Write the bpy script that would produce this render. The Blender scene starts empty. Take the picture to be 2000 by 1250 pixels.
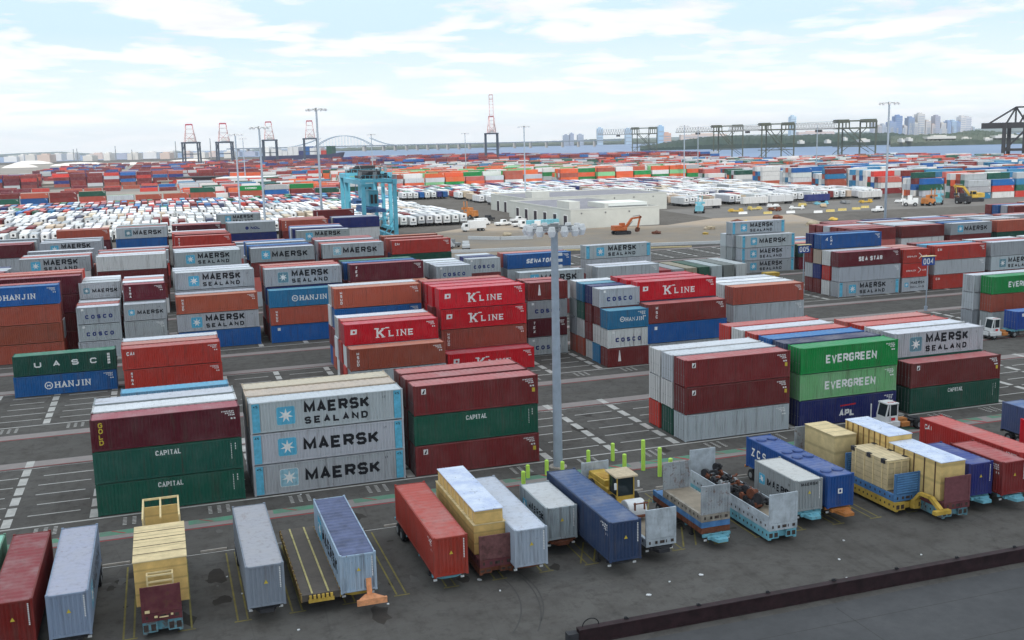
import bpy, bmesh, math, random
import numpy as np
from mathutils import Vector, Matrix

# ------------------------------------------------------------------ camera
SC = bpy.context.scene
COL = SC.collection
CF, CYAW, CPITCH, CROLL, CH = 2030.84, 0.323245, 0.171739, -0.023912, 30.765
cam_d = bpy.data.cameras.new('camera')
cam = bpy.data.objects.new('camera', cam_d); COL.objects.link(cam)
_cy, _sy, _cp, _sp = math.cos(CYAW), math.sin(CYAW), math.cos(CPITCH), math.sin(CPITCH)
FW = Vector((_sy*_cp, _cy*_cp, -_sp)); RT0 = Vector((_cy, -_sy, 0)); UP0 = RT0.cross(FW)
RT = RT0*math.cos(CROLL) + UP0*math.sin(CROLL); UP = -RT0*math.sin(CROLL) + UP0*math.cos(CROLL)
m = Matrix((RT, UP, -FW)).transposed().to_4x4(); m.translation = Vector((0, 0, CH))
cam.matrix_world = m
cam_d.sensor_fit = 'HORIZONTAL'; cam_d.sensor_width = 36.0; cam_d.lens = 36.0*CF/2000
cam_d.clip_start = 0.5; cam_d.clip_end = 40000
SC.camera = cam
SC.render.resolution_x = 1024; SC.render.resolution_y = 640

# ------------------------------------------------------------------ sky, sun, exposure
SUN_EL, SUN_AZ = math.radians(50), math.radians(200)     # azimuth clockwise from +Y
W = bpy.data.worlds.new('World'); SC.world = W; W.use_nodes = True
nt = W.node_tree; nt.nodes.clear()
def N(nt, t, **k):
    n = nt.nodes.new(t)
    for a, b in k.items(): setattr(n, a, b)
    return n
out = N(nt, 'ShaderNodeOutputWorld'); bg = N(nt, 'ShaderNodeBackground')
sky = N(nt, 'ShaderNodeTexSky', sky_type='NISHITA', sun_disc=False)
sky.sun_elevation = SUN_EL; sky.sun_rotation = SUN_AZ
sky.air_density = 1.0; sky.dust_density = 2.2; sky.ozone_density = 1.0
tc = N(nt, 'ShaderNodeTexCoord'); sep = N(nt, 'ShaderNodeSeparateXYZ')
nt.links.new(tc.outputs['Generated'], sep.inputs[0])
def M(nt, op, a=None, b=None, c=None):
    n = N(nt, 'ShaderNodeMath', operation=op)
    for i, v in enumerate((a, b, c)):
        if v is None: continue
        if isinstance(v, (int, float)): n.inputs[i].default_value = v
        else: nt.links.new(v, n.inputs[i])
    return n.outputs[0]
zz = M(nt, 'MAXIMUM', sep.outputs[2], 0.0)
den = M(nt, 'ADD', zz, 0.10)
cx = M(nt, 'DIVIDE', sep.outputs[0], den); cyy = M(nt, 'DIVIDE', sep.outputs[1], den)
comb = N(nt, 'ShaderNodeCombineXYZ'); nt.links.new(cx, comb.inputs[0]); nt.links.new(cyy, comb.inputs[1])
n1 = N(nt, 'ShaderNodeTexNoise'); n1.inputs['Scale'].default_value = 1.7; n1.inputs['Detail'].default_value = 8; n1.inputs['Roughness'].default_value = .55
n1.inputs['Distortion'].default_value = .25
nt.links.new(comb.outputs[0], n1.inputs['Vector'])
cr = N(nt, 'ShaderNodeMapRange'); cr.inputs[1].default_value = .47; cr.inputs[2].default_value = .57; nt.links.new(n1.outputs[0], cr.inputs[0])
n2 = N(nt, 'ShaderNodeTexNoise'); n2.inputs['Scale'].default_value = 2.3; n2.inputs['Detail'].default_value = 6
nt.links.new(comb.outputs[0], n2.inputs['Vector'])
cshade = N(nt, 'ShaderNodeMixRGB'); cshade.inputs[1].default_value = (8.3, 8.45, 8.95, 1); cshade.inputs[2].default_value = (10.2, 10.2, 10.3, 1)
cr2 = N(nt, 'ShaderNodeMapRange'); cr2.inputs[1].default_value = .38; cr2.inputs[2].default_value = .62
nt.links.new(n2.outputs[0], cr2.inputs[0]); nt.links.new(cr2.outputs[0], cshade.inputs[0])
base = N(nt, 'ShaderNodeMixRGB'); base.inputs[0].default_value = .88
nt.links.new(sky.outputs[0], base.inputs[1]); base.inputs[2].default_value = (6.5, 8.5, 9.6, 1)
mix = N(nt, 'ShaderNodeMixRGB')
amt = M(nt, 'MULTIPLY', cr.outputs[0], .92)
nt.links.new(amt, mix.inputs[0]); nt.links.new(base.outputs[0], mix.inputs[1]); nt.links.new(cshade.outputs[0], mix.inputs[2])
hz_ = N(nt, 'ShaderNodeMapRange'); nt.links.new(zz, hz_.inputs[0]); hz_.inputs[1].default_value = 0; hz_.inputs[2].default_value = .10; hz_.inputs[3].default_value = .85; hz_.inputs[4].default_value = 0
hmix = N(nt, 'ShaderNodeMixRGB'); nt.links.new(hz_.outputs[0], hmix.inputs[0]); nt.links.new(mix.outputs[0], hmix.inputs[1]); hmix.inputs[2].default_value = (10.8, 11.1, 11.4, 1)
zb = N(nt, 'ShaderNodeCombineXYZ')
for i_, (a_, b_) in enumerate(((.46, 1.23), (.36, 1.23), (.34, 1.22))): nt.links.new(M(nt, 'MULTIPLY_ADD', zz, a_, b_), zb.inputs[i_])
gm = N(nt, 'ShaderNodeVectorMath', operation='MULTIPLY'); nt.links.new(hmix.outputs[0], gm.inputs[0]); nt.links.new(zb.outputs[0], gm.inputs[1])
nt.links.new(gm.outputs[0], bg.inputs[0]); bg.inputs[1].default_value = 0.1
nt.links.new(bg.outputs[0], out.inputs[0])

sun_d = bpy.data.lights.new('sun', 'SUN'); sun_d.energy = 3.2; sun_d.angle = math.radians(.6); sun_d.color = (1, .955, .88)
sun = bpy.data.objects.new('sun', sun_d); COL.objects.link(sun)
SDIR = Vector((math.sin(SUN_AZ)*math.cos(SUN_EL), math.cos(SUN_AZ)*math.cos(SUN_EL), math.sin(SUN_EL)))
sun.rotation_euler = SDIR.to_track_quat('Z', 'Y').to_euler()
SC.view_settings.view_transform = 'Standard'; SC.view_settings.look = 'None'
SC.view_settings.exposure = -0.13; SC.view_settings.gamma = 1
SC.render.engine = 'CYCLES'
SC.cycles.max_bounces = 4; SC.cycles.diffuse_bounces = 1; SC.cycles.glossy_bounces = 2; SC.cycles.volume_bounces = 0
SC.cycles.caustics_reflective = False; SC.cycles.caustics_refractive = False

rng = random.Random(11)
HAZE = 6.5e-5
def s2l(c):
    return tuple((v/255/12.92 if v/255 <= .04045 else ((v/255+.055)/1.055)**2.4) for v in c)
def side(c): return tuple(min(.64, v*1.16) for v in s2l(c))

# ------------------------------------------------------------------ materials
def newmat(name):
    mt = bpy.data.materials.new(name); mt.use_nodes = True
    t = mt.node_tree; b = t.nodes['Principled BSDF']
    return mt, t, b
def noise(t, scale, detail=4, vec=None, rough=.5):
    n = N(t, 'ShaderNodeTexNoise'); n.inputs['Scale'].default_value = scale; n.inputs['Detail'].default_value = detail; n.inputs['Roughness'].default_value = rough
    if vec is not None: t.links.new(vec, n.inputs['Vector'])
    return n.outputs[0]
def mrange(t, v, a, b, c=0., d=1.):
    n = N(t, 'ShaderNodeMapRange'); t.links.new(v, n.inputs[0])
    for i, q in enumerate((a, b, c, d)): n.inputs[1+i].default_value = q
    return n.outputs[0]
def mixc(t, f, a, b, mode='MIX'):
    n = N(t, 'ShaderNodeMixRGB', blend_type=mode)
    for i, v in enumerate((f, a, b)):
        if isinstance(v, (int, float)): n.inputs[i].default_value = v
        elif isinstance(v, tuple): n.inputs[i].default_value = (*v[:3], 1)
        else: t.links.new(v, n.inputs[i])
    return n.outputs[0]
def objvec(t, scale=(1, 1, 1), rnd=True):
    tcn = N(t, 'ShaderNodeTexCoord'); mp = N(t, 'ShaderNodeMapping'); mp.inputs['Scale'].default_value = scale
    t.links.new(tcn.outputs['Object'], mp.inputs[0])
    if rnd:
        oi = N(t, 'ShaderNodeObjectInfo'); r = M(t, 'MULTIPLY', oi.outputs['Random'], 97.0)
        cb = N(t, 'ShaderNodeCombineXYZ'); t.links.new(r, cb.inputs[0]); t.links.new(r, cb.inputs[1]); t.links.new(r, cb.inputs[2])
        t.links.new(cb.outputs[0], mp.inputs['Location'])
    return mp.outputs[0]
def paint_mat(name, src='object', wear=1.0, rough=.55, fade=.12, smear=0):
    mt, t, b = newmat(name)
    if src == 'object':
        c = N(t, 'ShaderNodeObjectInfo').outputs['Color']
    else:
        a = N(t, 'ShaderNodeAttribute'); a.attribute_name = 'col'; c = a.outputs['Color']
    v = objvec(t, (1, 1, 1)); vs = objvec(t, (2.6, 2.6, .22))
    f = mrange(t, noise(t, .55, 5, v, .6), .3, .7, -.5, 1.)
    c = mixc(t, M(t, 'MULTIPLY', f, fade), c, (.45, .43, .42))
    dirt = mrange(t, noise(t, 1.0, 6, vs, .65), .52, .8, 0, 1)
    c = mixc(t, M(t, 'MULTIPLY', dirt, .45*wear), c, (.07, .05, .04))
    rust = mrange(t, noise(t, 3.2, 5, v, .7), .66, .74, 0, 1)
    c = mixc(t, M(t, 'MULTIPLY', rust, .55*wear), c, (.12, .05, .025))
    if smear:
        vv = objvec(t, (.35, 1.1, 1)); sm = mrange(t, noise(t, .9, 7, vv, .7), .60, .72, 0, smear); c = mixc(t, sm, c, (.20, .13, .095))
    t.links.new(c, b.inputs['Base Color']); b.inputs['Roughness'].default_value = rough
    b.inputs['Specular IOR Level'].default_value = .3
    return mt
PAINT = paint_mat('container_paint', wear=1.5, fade=.06)
PAINT_WORN = paint_mat('worn_paint', wear=2.4, fade=.2)
ROOFP = paint_mat('container_roof_paint', wear=.9, rough=.7, fade=.3, smear=.55)
STUFFP = paint_mat('far_container_paint', src='attr', wear=.5)
def flat(name, c, rough=.6, metal=0, var=.0, scale=3.0, emit=None):
    mt, t, b = newmat(name)
    if var:
        v = objvec(t)
        f = mrange(t, noise(t, scale, 5, v, .6), .3, .7)
        cc = mixc(t, f, tuple(x*(1-var) for x in c), tuple(min(1, x*(1+var)) for x in c))
        t.links.new(cc, b.inputs['Base Color'])
    else: b.inputs['Base Color'].default_value = (*c, 1)
    b.inputs['Roughness'].default_value = rough; b.inputs['Metallic'].default_value = metal
    b.inputs['Specular IOR Level'].default_value = .3
    return mt
def worn(name, c, rough=.6, rustc=(.13, .055, .03), amt=.75, sc=2.2, th=.52):
    mt, t, b = newmat(name); v = objvec(t); vs = objvec(t, (2.2, 2.2, .5))
    f = mrange(t, noise(t, 1.1, 5, v, .6), .3, .7)
    cc = mixc(t, f, tuple(x*.72 for x in c), tuple(min(1, x*1.25+.02) for x in c))
    cc = mixc(t, mrange(t, noise(t, sc, 7, v, .75), th, th+.12, 0, amt), cc, rustc)
    cc = mixc(t, mrange(t, noise(t, 1.3, 6, vs, .7), .55, .8, 0, .5), cc, (.05, .045, .042))
    t.links.new(cc, b.inputs['Base Color']); b.inputs['Roughness'].default_value = rough; b.inputs['Specular IOR Level'].default_value = .25
    return mt
MW = flat('white_letter', (.8, .8, .8), .6, var=.1)
MK = flat('black_letter', (.012, .013, .018), .6)
MNB = flat('navy_letter', (.015, .03, .16), .6)
MYL = flat('yellow_letter', (.62, .48, .06), .6)
MRL = flat('red_letter', (.55, .02, .03), .6)
MSTAR = flat('star_panel_blue', (.10, .42, .62), .5, var=.1)
MSTRIPE = flat('stripe_blue', (.11, .42, .60), .55, var=.2)
MSTARF = flat('star_panel_faded', (.30, .52, .62), .6, var=.15)
MSTARD = flat('star_panel_dull', (.13, .26, .32), .6, var=.15)
MRUB = flat('rubber', (.02, .02, .022), .85, var=.2)
MSTEEL = flat('steel_grey', (.28, .29, .3), .5, .3, var=.15)
MDARK = flat('dark_steel', (.035, .035, .04), .6, var=.3)
MGANT = flat('crane_cyan', (.12, .44, .58), .5, var=.12, scale=.6)
MCYAN = worn('cyan_paint', (.16, .42, .52), th=.58)
MYEL = worn('yellow_paint', (.55, .36, .06), th=.57)
MORG = worn('orange_paint', (.50, .19, .05), th=.55)
MRUST = flat('rust_steel', (.16, .055, .03), .8, var=.4)
MBLUEF = worn('blue_frame_paint', (.05, .15, .36))
MWHITE = flat('white_paint', (.72, .73, .74), .45, var=.08)
MGLASS = flat('window_glass', (.02, .03, .035), .08)
MGALV = flat('galvanized_pole', (.36, .42, .50), .5, .2, var=.1, scale=1.2)
MLAMP = flat('lamp_glass', (.85, .87, .92), .25)
MTAN = flat('tan_paint', (.55, .44, .30), .6, var=.15)
MMAROON = flat('maroon_steel', (.026, .011, .014), .65, var=.5, scale=1.5)
MFLUO = flat('fluorescent_bollard', (.55, .85, .13), .5, var=.05)
MCONC = flat('concrete', (.42, .38, .34), .9, var=.2, scale=2)
MBEIGE = flat('beige_wall', (.52, .53, .50), .8, var=.06, scale=.3)
MROOFG = flat('flat_roof', (.20, .20, .23), .9, var=.15, scale=.3)
MBRICKR = flat('crate_steel', (.13, .035, .04), .75, var=.35)
def wood_mat(name, c, plank=.25, axis='z'):
    mt, t, b = newmat(name)
    v = objvec(t, (1, 1, 1))
    w = N(t, 'ShaderNodeTexWave', bands_direction={'x': 'X', 'y': 'Y', 'z': 'Z'}[axis]); w.inputs['Scale'].default_value = .35/plank; w.inputs['Distortion'].default_value = .4
    w.inputs['Detail'].default_value = 2
    tcn = N(t, 'ShaderNodeTexCoord'); t.links.new(tcn.outputs['Object'], w.inputs['Vector'])
    f1 = noise(t, 1.3, 5, v, .6)
    cc = mixc(t, mrange(t, f1, .3, .7), tuple(x*.82 for x in c), tuple(min(1, x*1.14) for x in c))
    cc = mixc(t, mrange(t, w.outputs[0], .0, .12, .35, 0), cc, tuple(x*.3 for x in c))
    t.links.new(cc, b.inputs['Base Color']); b.inputs['Roughness'].default_value = .8
    return mt
MPLY = wood_mat('plywood', (.72, .48, .17), .9, 'z')
MPLYT = wood_mat('plywood_top', (.76, .60, .34), 1.3, 'y')
MTIMB = flat('pine_batten', (.78, .62, .34), .8, var=.12)
MDECK = wood_mat('weathered_deck', (.12, .10, .085), .3, 'y')
MDECKT = wood_mat('tan_deck', (.30, .25, .19), .3, 'y')
def tarp_mat():
    mt, t, b = newmat('tarp')
    v = objvec(t, (1, 1, 1))
    c = mixc(t, mrange(t, noise(t, .8, 6, v, .7), .35, .6), (.50, .58, .80), (.72, .78, .90))
    c = mixc(t, mrange(t, noise(t, 2.5, 6, v, .75), .60, .66), c, (.10, .11, .14))
    t.links.new(c, b.inputs['Base Color']); b.inputs['Roughness'].default_value = .5
    bp = N(t, 'ShaderNodeBump'); bp.inputs['Strength'].default_value = .6; t.links.new(noise(t, 1.6, 5, v, .7), bp.inputs['Height']); t.links.new(bp.outputs[0], b.inputs['Normal'])
    return mt
MTARP = tarp_mat()
MTARPB = flat('blue_tarp', (.10, .12, .22), .55, var=.35, scale=1.1)

# ------------------------------------------------------------------ mesh builder
class MB:
    def __init__(s): s.v = []; s.f = []; s.m = []
    def quad(s, a, b, c, d, mi=0):
        n = len(s.v); s.v += [a, b, c, d]; s.f.append((n, n+1, n+2, n+3)); s.m.append(mi)
    def box(s, x0, y0, z0, x1, y1, z1, mi=0):
        n = len(s.v)
        s.v += [(x0,y0,z0),(x1,y0,z0),(x1,y1,z0),(x0,y1,z0),(x0,y0,z1),(x1,y0,z1),(x1,y1,z1),(x0,y1,z1)]
        for q in ((0,3,2,1),(4,5,6,7),(0,1,5,4),(1,2,6,5),(2,3,7,6),(3,0,4,7)):
            s.f.append(tuple(n+i for i in q)); s.m.append(mi)
        return s
    def tube(s, p, q, r, n=8, r2=None, mi=0, cap=True):
        p = Vector(p); q = Vector(q); d = (q-p); r2 = r if r2 is None else r2
        if d.length < 1e-6: return s
        d.normalize(); a = d.orthogonal().normalized(); b = d.cross(a)
        k = len(s.v)
        for i in range(n):
            t = 2*math.pi*i/n; o = a*math.cos(t)+b*math.sin(t)
            s.v.append(tuple(p+o*r)); s.v.append(tuple(q+o*r2))
        for i in range(n):
            j = (i+1) % n; s.f.append((k+2*i, k+2*j, k+2*j+1, k+2*i+1)); s.m.append(mi)
        if cap:
            s.f.append(tuple(k+2*i for i in range(n-1, -1, -1))); s.f.append(tuple(k+2*i+1 for i in range(n))); s.m += [mi, mi]
        return s
    def bar(s, p, q, w, h=None, mi=0):
        h = h or w
        p = Vector(p); q = Vector(q); d = q-p
        if d.length < 1e-6: return s
        d.normalize(); up = Vector((0,0,1)) if abs(d.z) < .95 else Vector((0,1,0))
        a = d.cross(up).normalized()*w/2; b = a.cross(d).normalized()*h/2
        k = len(s.v)
        for e in (p, q):
            for o in (-a-b, a-b, a+b, -a+b): s.v.append(tuple(e+o))
        for fq in ((0,1,2,3),(7,6,5,4),(0,4,5,1),(1,5,6,2),(2,6,7,3),(3,7,4,0)):
            s.f.append(tuple(k+i for i in fq)); s.m.append(mi)
        return s
    def prism(s, pts, axis, a, b, mi=0):
        """extrude polygon pts (2-D) along axis from a to b"""
        def P3(u, v, w): return {'x': (w, u, v), 'y': (u, w, v), 'z': (u, v, w)}[axis]
        k = len(s.v); n = len(pts)
        for w in (a, b):
            for u, v in pts: s.v.append(P3(u, v, w))
        s.f.append(tuple(range(k+n-1, k-1, -1))); s.f.append(tuple(range(k+n, k+2*n))); s.m += [mi, mi]
        for i in range(n):
            j = (i+1) % n; s.f.append((k+i, k+j, k+n+j, k+n+i)); s.m.append(mi)
        return s
    def mesh(s, name, mats):
        me = bpy.data.meshes.new(name); me.from_pydata(s.v, [], s.f)
        if not isinstance(mats, (list, tuple)): mats = [mats]
        for mm in mats: me.materials.append(mm)
        if any(s.m): me.polygons.foreach_set('material_index', s.m)
        me.update(); return me
    def build(s, name, mats, parent=None, loc=(0,0,0), rz=0, bevel=0, color=None, fix=True):
        me = s.mesh(name, mats)
        if fix:
            bm = bmesh.new(); bm.from_mesh(me); bmesh.ops.recalc_face_normals(bm, faces=bm.faces); bm.to_mesh(me); bm.free()
        return link(name, me, parent, loc, rz, color, bevel)
def link(name, data, parent=None, loc=(0,0,0), rz=0, color=None, bevel=0):
    o = bpy.data.objects.new(name, data); COL.objects.link(o)
    o.location = loc; o.rotation_euler = (0, 0, rz)
    if parent: o.parent = parent
    if color: o.color = (*color[:3], 1)
    if bevel:
        md = o.modifiers.new('bevel', 'BEVEL'); md.width = bevel; md.segments = 2; md.limit_method = 'ANGLE'
    return o
def tag(o, label=None, cat=None, group=None, kind=None):
    if label: o['label'] = label
    if cat: o['category'] = cat
    if group: o['group'] = group
    if kind: o['kind'] = kind
    return o
def empty(name, loc, rz=0): return link(name, None, None, loc, rz)
def copy_tree(o, parent=None):
    c = o.copy(); COL.objects.link(c)
    if parent: c.parent = parent
    for ch in o.children: copy_tree(ch, c)
    return c
ORD = ['zeroth','first','second','third','fourth','fifth','sixth','seventh','eighth','ninth','tenth','eleventh','twelfth','thirteenth','fourteenth','fifteenth','sixteenth','seventeenth','eighteenth','nineteenth','twentieth']
def ordw(n):
    if n <= 20: return ORD[n]
    t = ['', '', 'twenty', 'thirty', 'forty', 'fifty', 'sixty', 'seventy', 'eighty', 'ninety'][(n//10) % 10]
    h = 'hundred-and-' if n >= 100 else ''
    if n % 10 == 0: return h + (t[:-1]+'ieth' if t else 'tenth')
    if (n//10) % 10 == 1: return h + ORD[n % 100]
    return h + (t+'-' if t else '') + ORD[n % 10]

# ------------------------------------------------------------------ stroke lettering
GL = {
'A': [[(0,0),(.5,1),(1,0)],[(.2,.32),(.8,.32)]], 'C': [[(1,.78),(.8,1),(.2,1),(0,.8),(0,.2),(.2,0),(.8,0),(1,.22)]],
'B': [[(0,0),(0,1),(.8,1),(1,.85),(1,.65),(.8,.52),(0,.52)],[(.8,.52),(1,.38),(1,.15),(.8,0),(0,0)]],
'D': [[(0,0),(0,1),(.7,1),(1,.75),(1,.25),(.7,0),(0,0)]], 'E': [[(1,1),(0,1),(0,0),(1,0)],[(0,.5),(.85,.5)]],
'G': [[(1,.8),(.8,1),(.2,1),(0,.8),(0,.2),(.2,0),(.8,0),(1,.2),(1,.48),(.55,.48)]], 'H': [[(0,0),(0,1)],[(1,0),(1,1)],[(0,.5),(1,.5)]],
'I': [[(.5,0),(.5,1)]], 'J': [[(.8,1),(.8,.2),(.6,0),(.2,0),(0,.2)]], 'K': [[(0,0),(0,1)],[(1,1),(.1,.42)],[(.35,.58),(1,0)]],
'L': [[(0,1),(0,0),(1,0)]], 'M': [[(0,0),(0,1),(.5,.2),(1,1),(1,0)]], 'N': [[(0,0),(0,1),(1,0),(1,1)]],
'O': [[(.25,1),(0,.75),(0,.25),(.25,0),(.75,0),(1,.25),(1,.75),(.75,1),(.25,1)]], 'P': [[(0,0),(0,1),(.8,1),(1,.85),(1,.6),(.8,.45),(0,.45)]],
'R': [[(0,0),(0,1),(.8,1),(1,.85),(1,.62),(.8,.48),(0,.48)],[(.5,.48),(1,0)]],
'S': [[(1,.8),(.8,1),(.2,1),(0,.82),(0,.66),(.2,.52),(.8,.5),(1,.34),(1,.16),(.8,0),(.2,0),(0,.2)]],
'T': [[(0,1),(1,1)],[(.5,1),(.5,0)]], 'U': [[(0,1),(0,.2),(.2,0),(.8,0),(1,.2),(1,1)]], 'V': [[(0,1),(.5,0),(1,1)]],
'X': [[(0,0),(1,1)],[(0,1),(1,0)]], 'Y': [[(0,1),(.5,.5),(1,1)],[(.5,.5),(.5,0)]], 'Z': [[(0,1),(1,1),(0,0),(1,0)]],
'W': [[(0,1),(.25,0),(.5,.8),(.75,0),(1,1)]], 'F': [[(1,1),(0,1),(0,0)],[(0,.5),(.8,.5)]],
'0': [[(.2,1),(0,.8),(0,.2),(.2,0),(.8,0),(1,.2),(1,.8),(.8,1),(.2,1)]], '4': [[(.8,0),(.8,1),(0,.35),(1,.35)]], '5': [[(1,1),(0,1),(0,.55),(.8,.55),(1,.4),(1,.15),(.8,0),(0,0)]],
'2': [[(0,.8),(.2,1),(.8,1),(1,.8),(1,.6),(0,0),(1,0)]], '6': [[(1,.85),(.8,1),(.2,1),(0,.8),(0,.2),(.2,0),(.8,0),(1,.2),(1,.45),(.8,.55),(0,.55)]],
'1': [[(.2,.8),(.5,1),(.5,0)]], '7': [[(0,1),(1,1),(.4,0)]], '-': [[(0,.5),(1,.5)]], "'": [[(.5,1),(.5,.75)]],
}
SERIF = {'A': [(0,0),(1,0)], 'H': [(0,0),(0,1),(1,0),(1,1)], 'I': [(.5,0),(.5,1)], 'J': [(.8,1)], 'K': [(0,0),(0,1),(1,0),(1,1)], 'L': [(0,1),(0,0)],
 'N': [(0,0),(0,1),(1,1)], 'M': [(0,0),(1,0),(0,1),(1,1)], 'P': [(0,0),(0,1)], 'R': [(0,0),(1,0),(0,1)], 'T': [(.5,0)], 'E': [(0,0),(0,1)], 'D': [(0,0),(0,1)]}
def thick(mb, pts, t, dep, mi, closed):
    n = len(pts); P = [Vector(p) for p in pts]
    L = []; Rr = []
    for i in range(n):
        if closed: a = P[(i-1) % (n-1)] if i in (0, n-1) else P[i-1]; c = P[1] if i in (0, n-1) else P[i+1]; b = P[i]; d1 = (b-a).normalized(); d2 = (c-b).normalized()
        else:
            b = P[i]; d1 = (b-P[i-1]).normalized() if i > 0 else None; d2 = (P[i+1]-b).normalized() if i < n-1 else None
            d1 = d1 or d2; d2 = d2 or d1
        n1 = Vector((-d1.y, d1.x)); n2 = Vector((-d2.y, d2.x)); mm = n1+n2
        if mm.length < .35: mm = n1
        mm.normalize(); k = 1/max(.45, mm.dot(n1))
        L.append(b+mm*t/2*k); Rr.append(b-mm*t/2*k)
    for i in range(n-1):
        mb.quad((L[i].x, dep, L[i].y), (Rr[i].x, dep, Rr[i].y), (Rr[i+1].x, dep, Rr[i+1].y), (L[i+1].x, dep, L[i+1].y), mi)
def word(mb, txt, x, z, cw, ch, gap, t, mi=0, dep=-.012, serif=0, slant=0):
    """write txt on the XZ plane starting at lower-left (x, z)"""
    for chh in txt:
        if chh == ' ': x += cw*.7; continue
        w = cw*(.45 if chh == 'I' else (1.18 if chh in 'MW' else 1))
        k = 0
        for st in GL.get(chh, []):
            pts = []
            for u, v in st:
                if chh == 'I': u = .5
                px = x+t/2+u*(w-t); pz = z+t/2+v*(ch-t)
                pts.append((px+slant*(pz-z), pz))
            if len(st) > 2 and st[0] == st[-1]: thick(mb, pts, t, dep-.0012*k, mi, True)
            else: thick(mb, pts, t, dep-.0012*k, mi, False)
            k += 1
        if serif:
            for u, v in SERIF.get(chh, []):
                px = x+t/2+u*(w-t); pz = z+(t*.22 if v == 0 else ch-t*.22)
                mb.quad((px-t*.95, dep-.0012*k, pz-t*.24), (px+t*.95, dep-.0012*k, pz-t*.24), (px+t*.95, dep-.0012*k, pz+t*.24), (px-t*.95, dep-.0012*k, pz+t*.24), mi); k += 1
        x += w+gap
    return x
def disc(mb, cx, cz, r, dep, mi, n=16, r0=0):
    if r0:
        for i in range(n):
            a, b = 2*math.pi*i/n, 2*math.pi*(i+1)/n
            mb.quad((cx+r*math.cos(a), dep, cz+r*math.sin(a)), (cx+r0*math.cos(a), dep, cz+r0*math.sin(a)), (cx+r0*math.cos(b), dep, cz+r0*math.sin(b)), (cx+r*math.cos(b), dep, cz+r*math.sin(b)), mi)
    else:
        k = len(mb.v)
        for i in range(n): mb.v.append((cx+r*math.cos(2*math.pi*i/n), dep, cz+r*math.sin(2*math.pi*i/n)))
        mb.f.append(tuple(range(k, k+n))); mb.m.append(mi)
def star(mb, cx, cz, s, dep, mi):
    k = len(mb.v); n = 7
    for i in range(2*n):
        r = s if i % 2 == 0 else s*.38; a = math.pi/2+math.pi*i/n
        mb.v.append((cx+r*math.cos(a), dep, cz+r*math.sin(a)))
    mb.v.append((cx, dep, cz))
    for i in range(2*n): mb.f.append((k+i, k+(i+1) % (2*n), k+2*n)); mb.m.append(mi)
def rrect(mb, x0, z0, x1, z1, r, dep, mi):
    pts = []
    for cx_, cz_, a0 in ((x1-r, z1-r, 0), (x0+r, z1-r, 90), (x0+r, z0+r, 180), (x1-r, z0+r, 270)):
        for a in (0, 30, 60, 90): pts.append((cx_+r*math.cos(math.radians(a0+a)), dep, cz_+r*math.sin(math.radians(a0+a))))
    k = len(mb.v); mb.v += pts; mb.f.append(tuple(range(k, k+len(pts)))); mb.m.append(mi)
BR = {}
D0 = -.012
NOCONF = ()
def star_panel(L, H, x, s, kind='MSTAR'):
    pan = MB(); rrect(pan, x-.04, H*.5-s/2-.04, x+s+.04, H*.5+s/2+.04, .18, D0+.004, 1); rrect(pan, x, H*.5-s/2, x+s, H*.5+s/2, .15, D0, 0)
    st = MB(); star(st, x+s/2, H*.5, s*.42, D0-.004, 0)
    return pan, st
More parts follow.
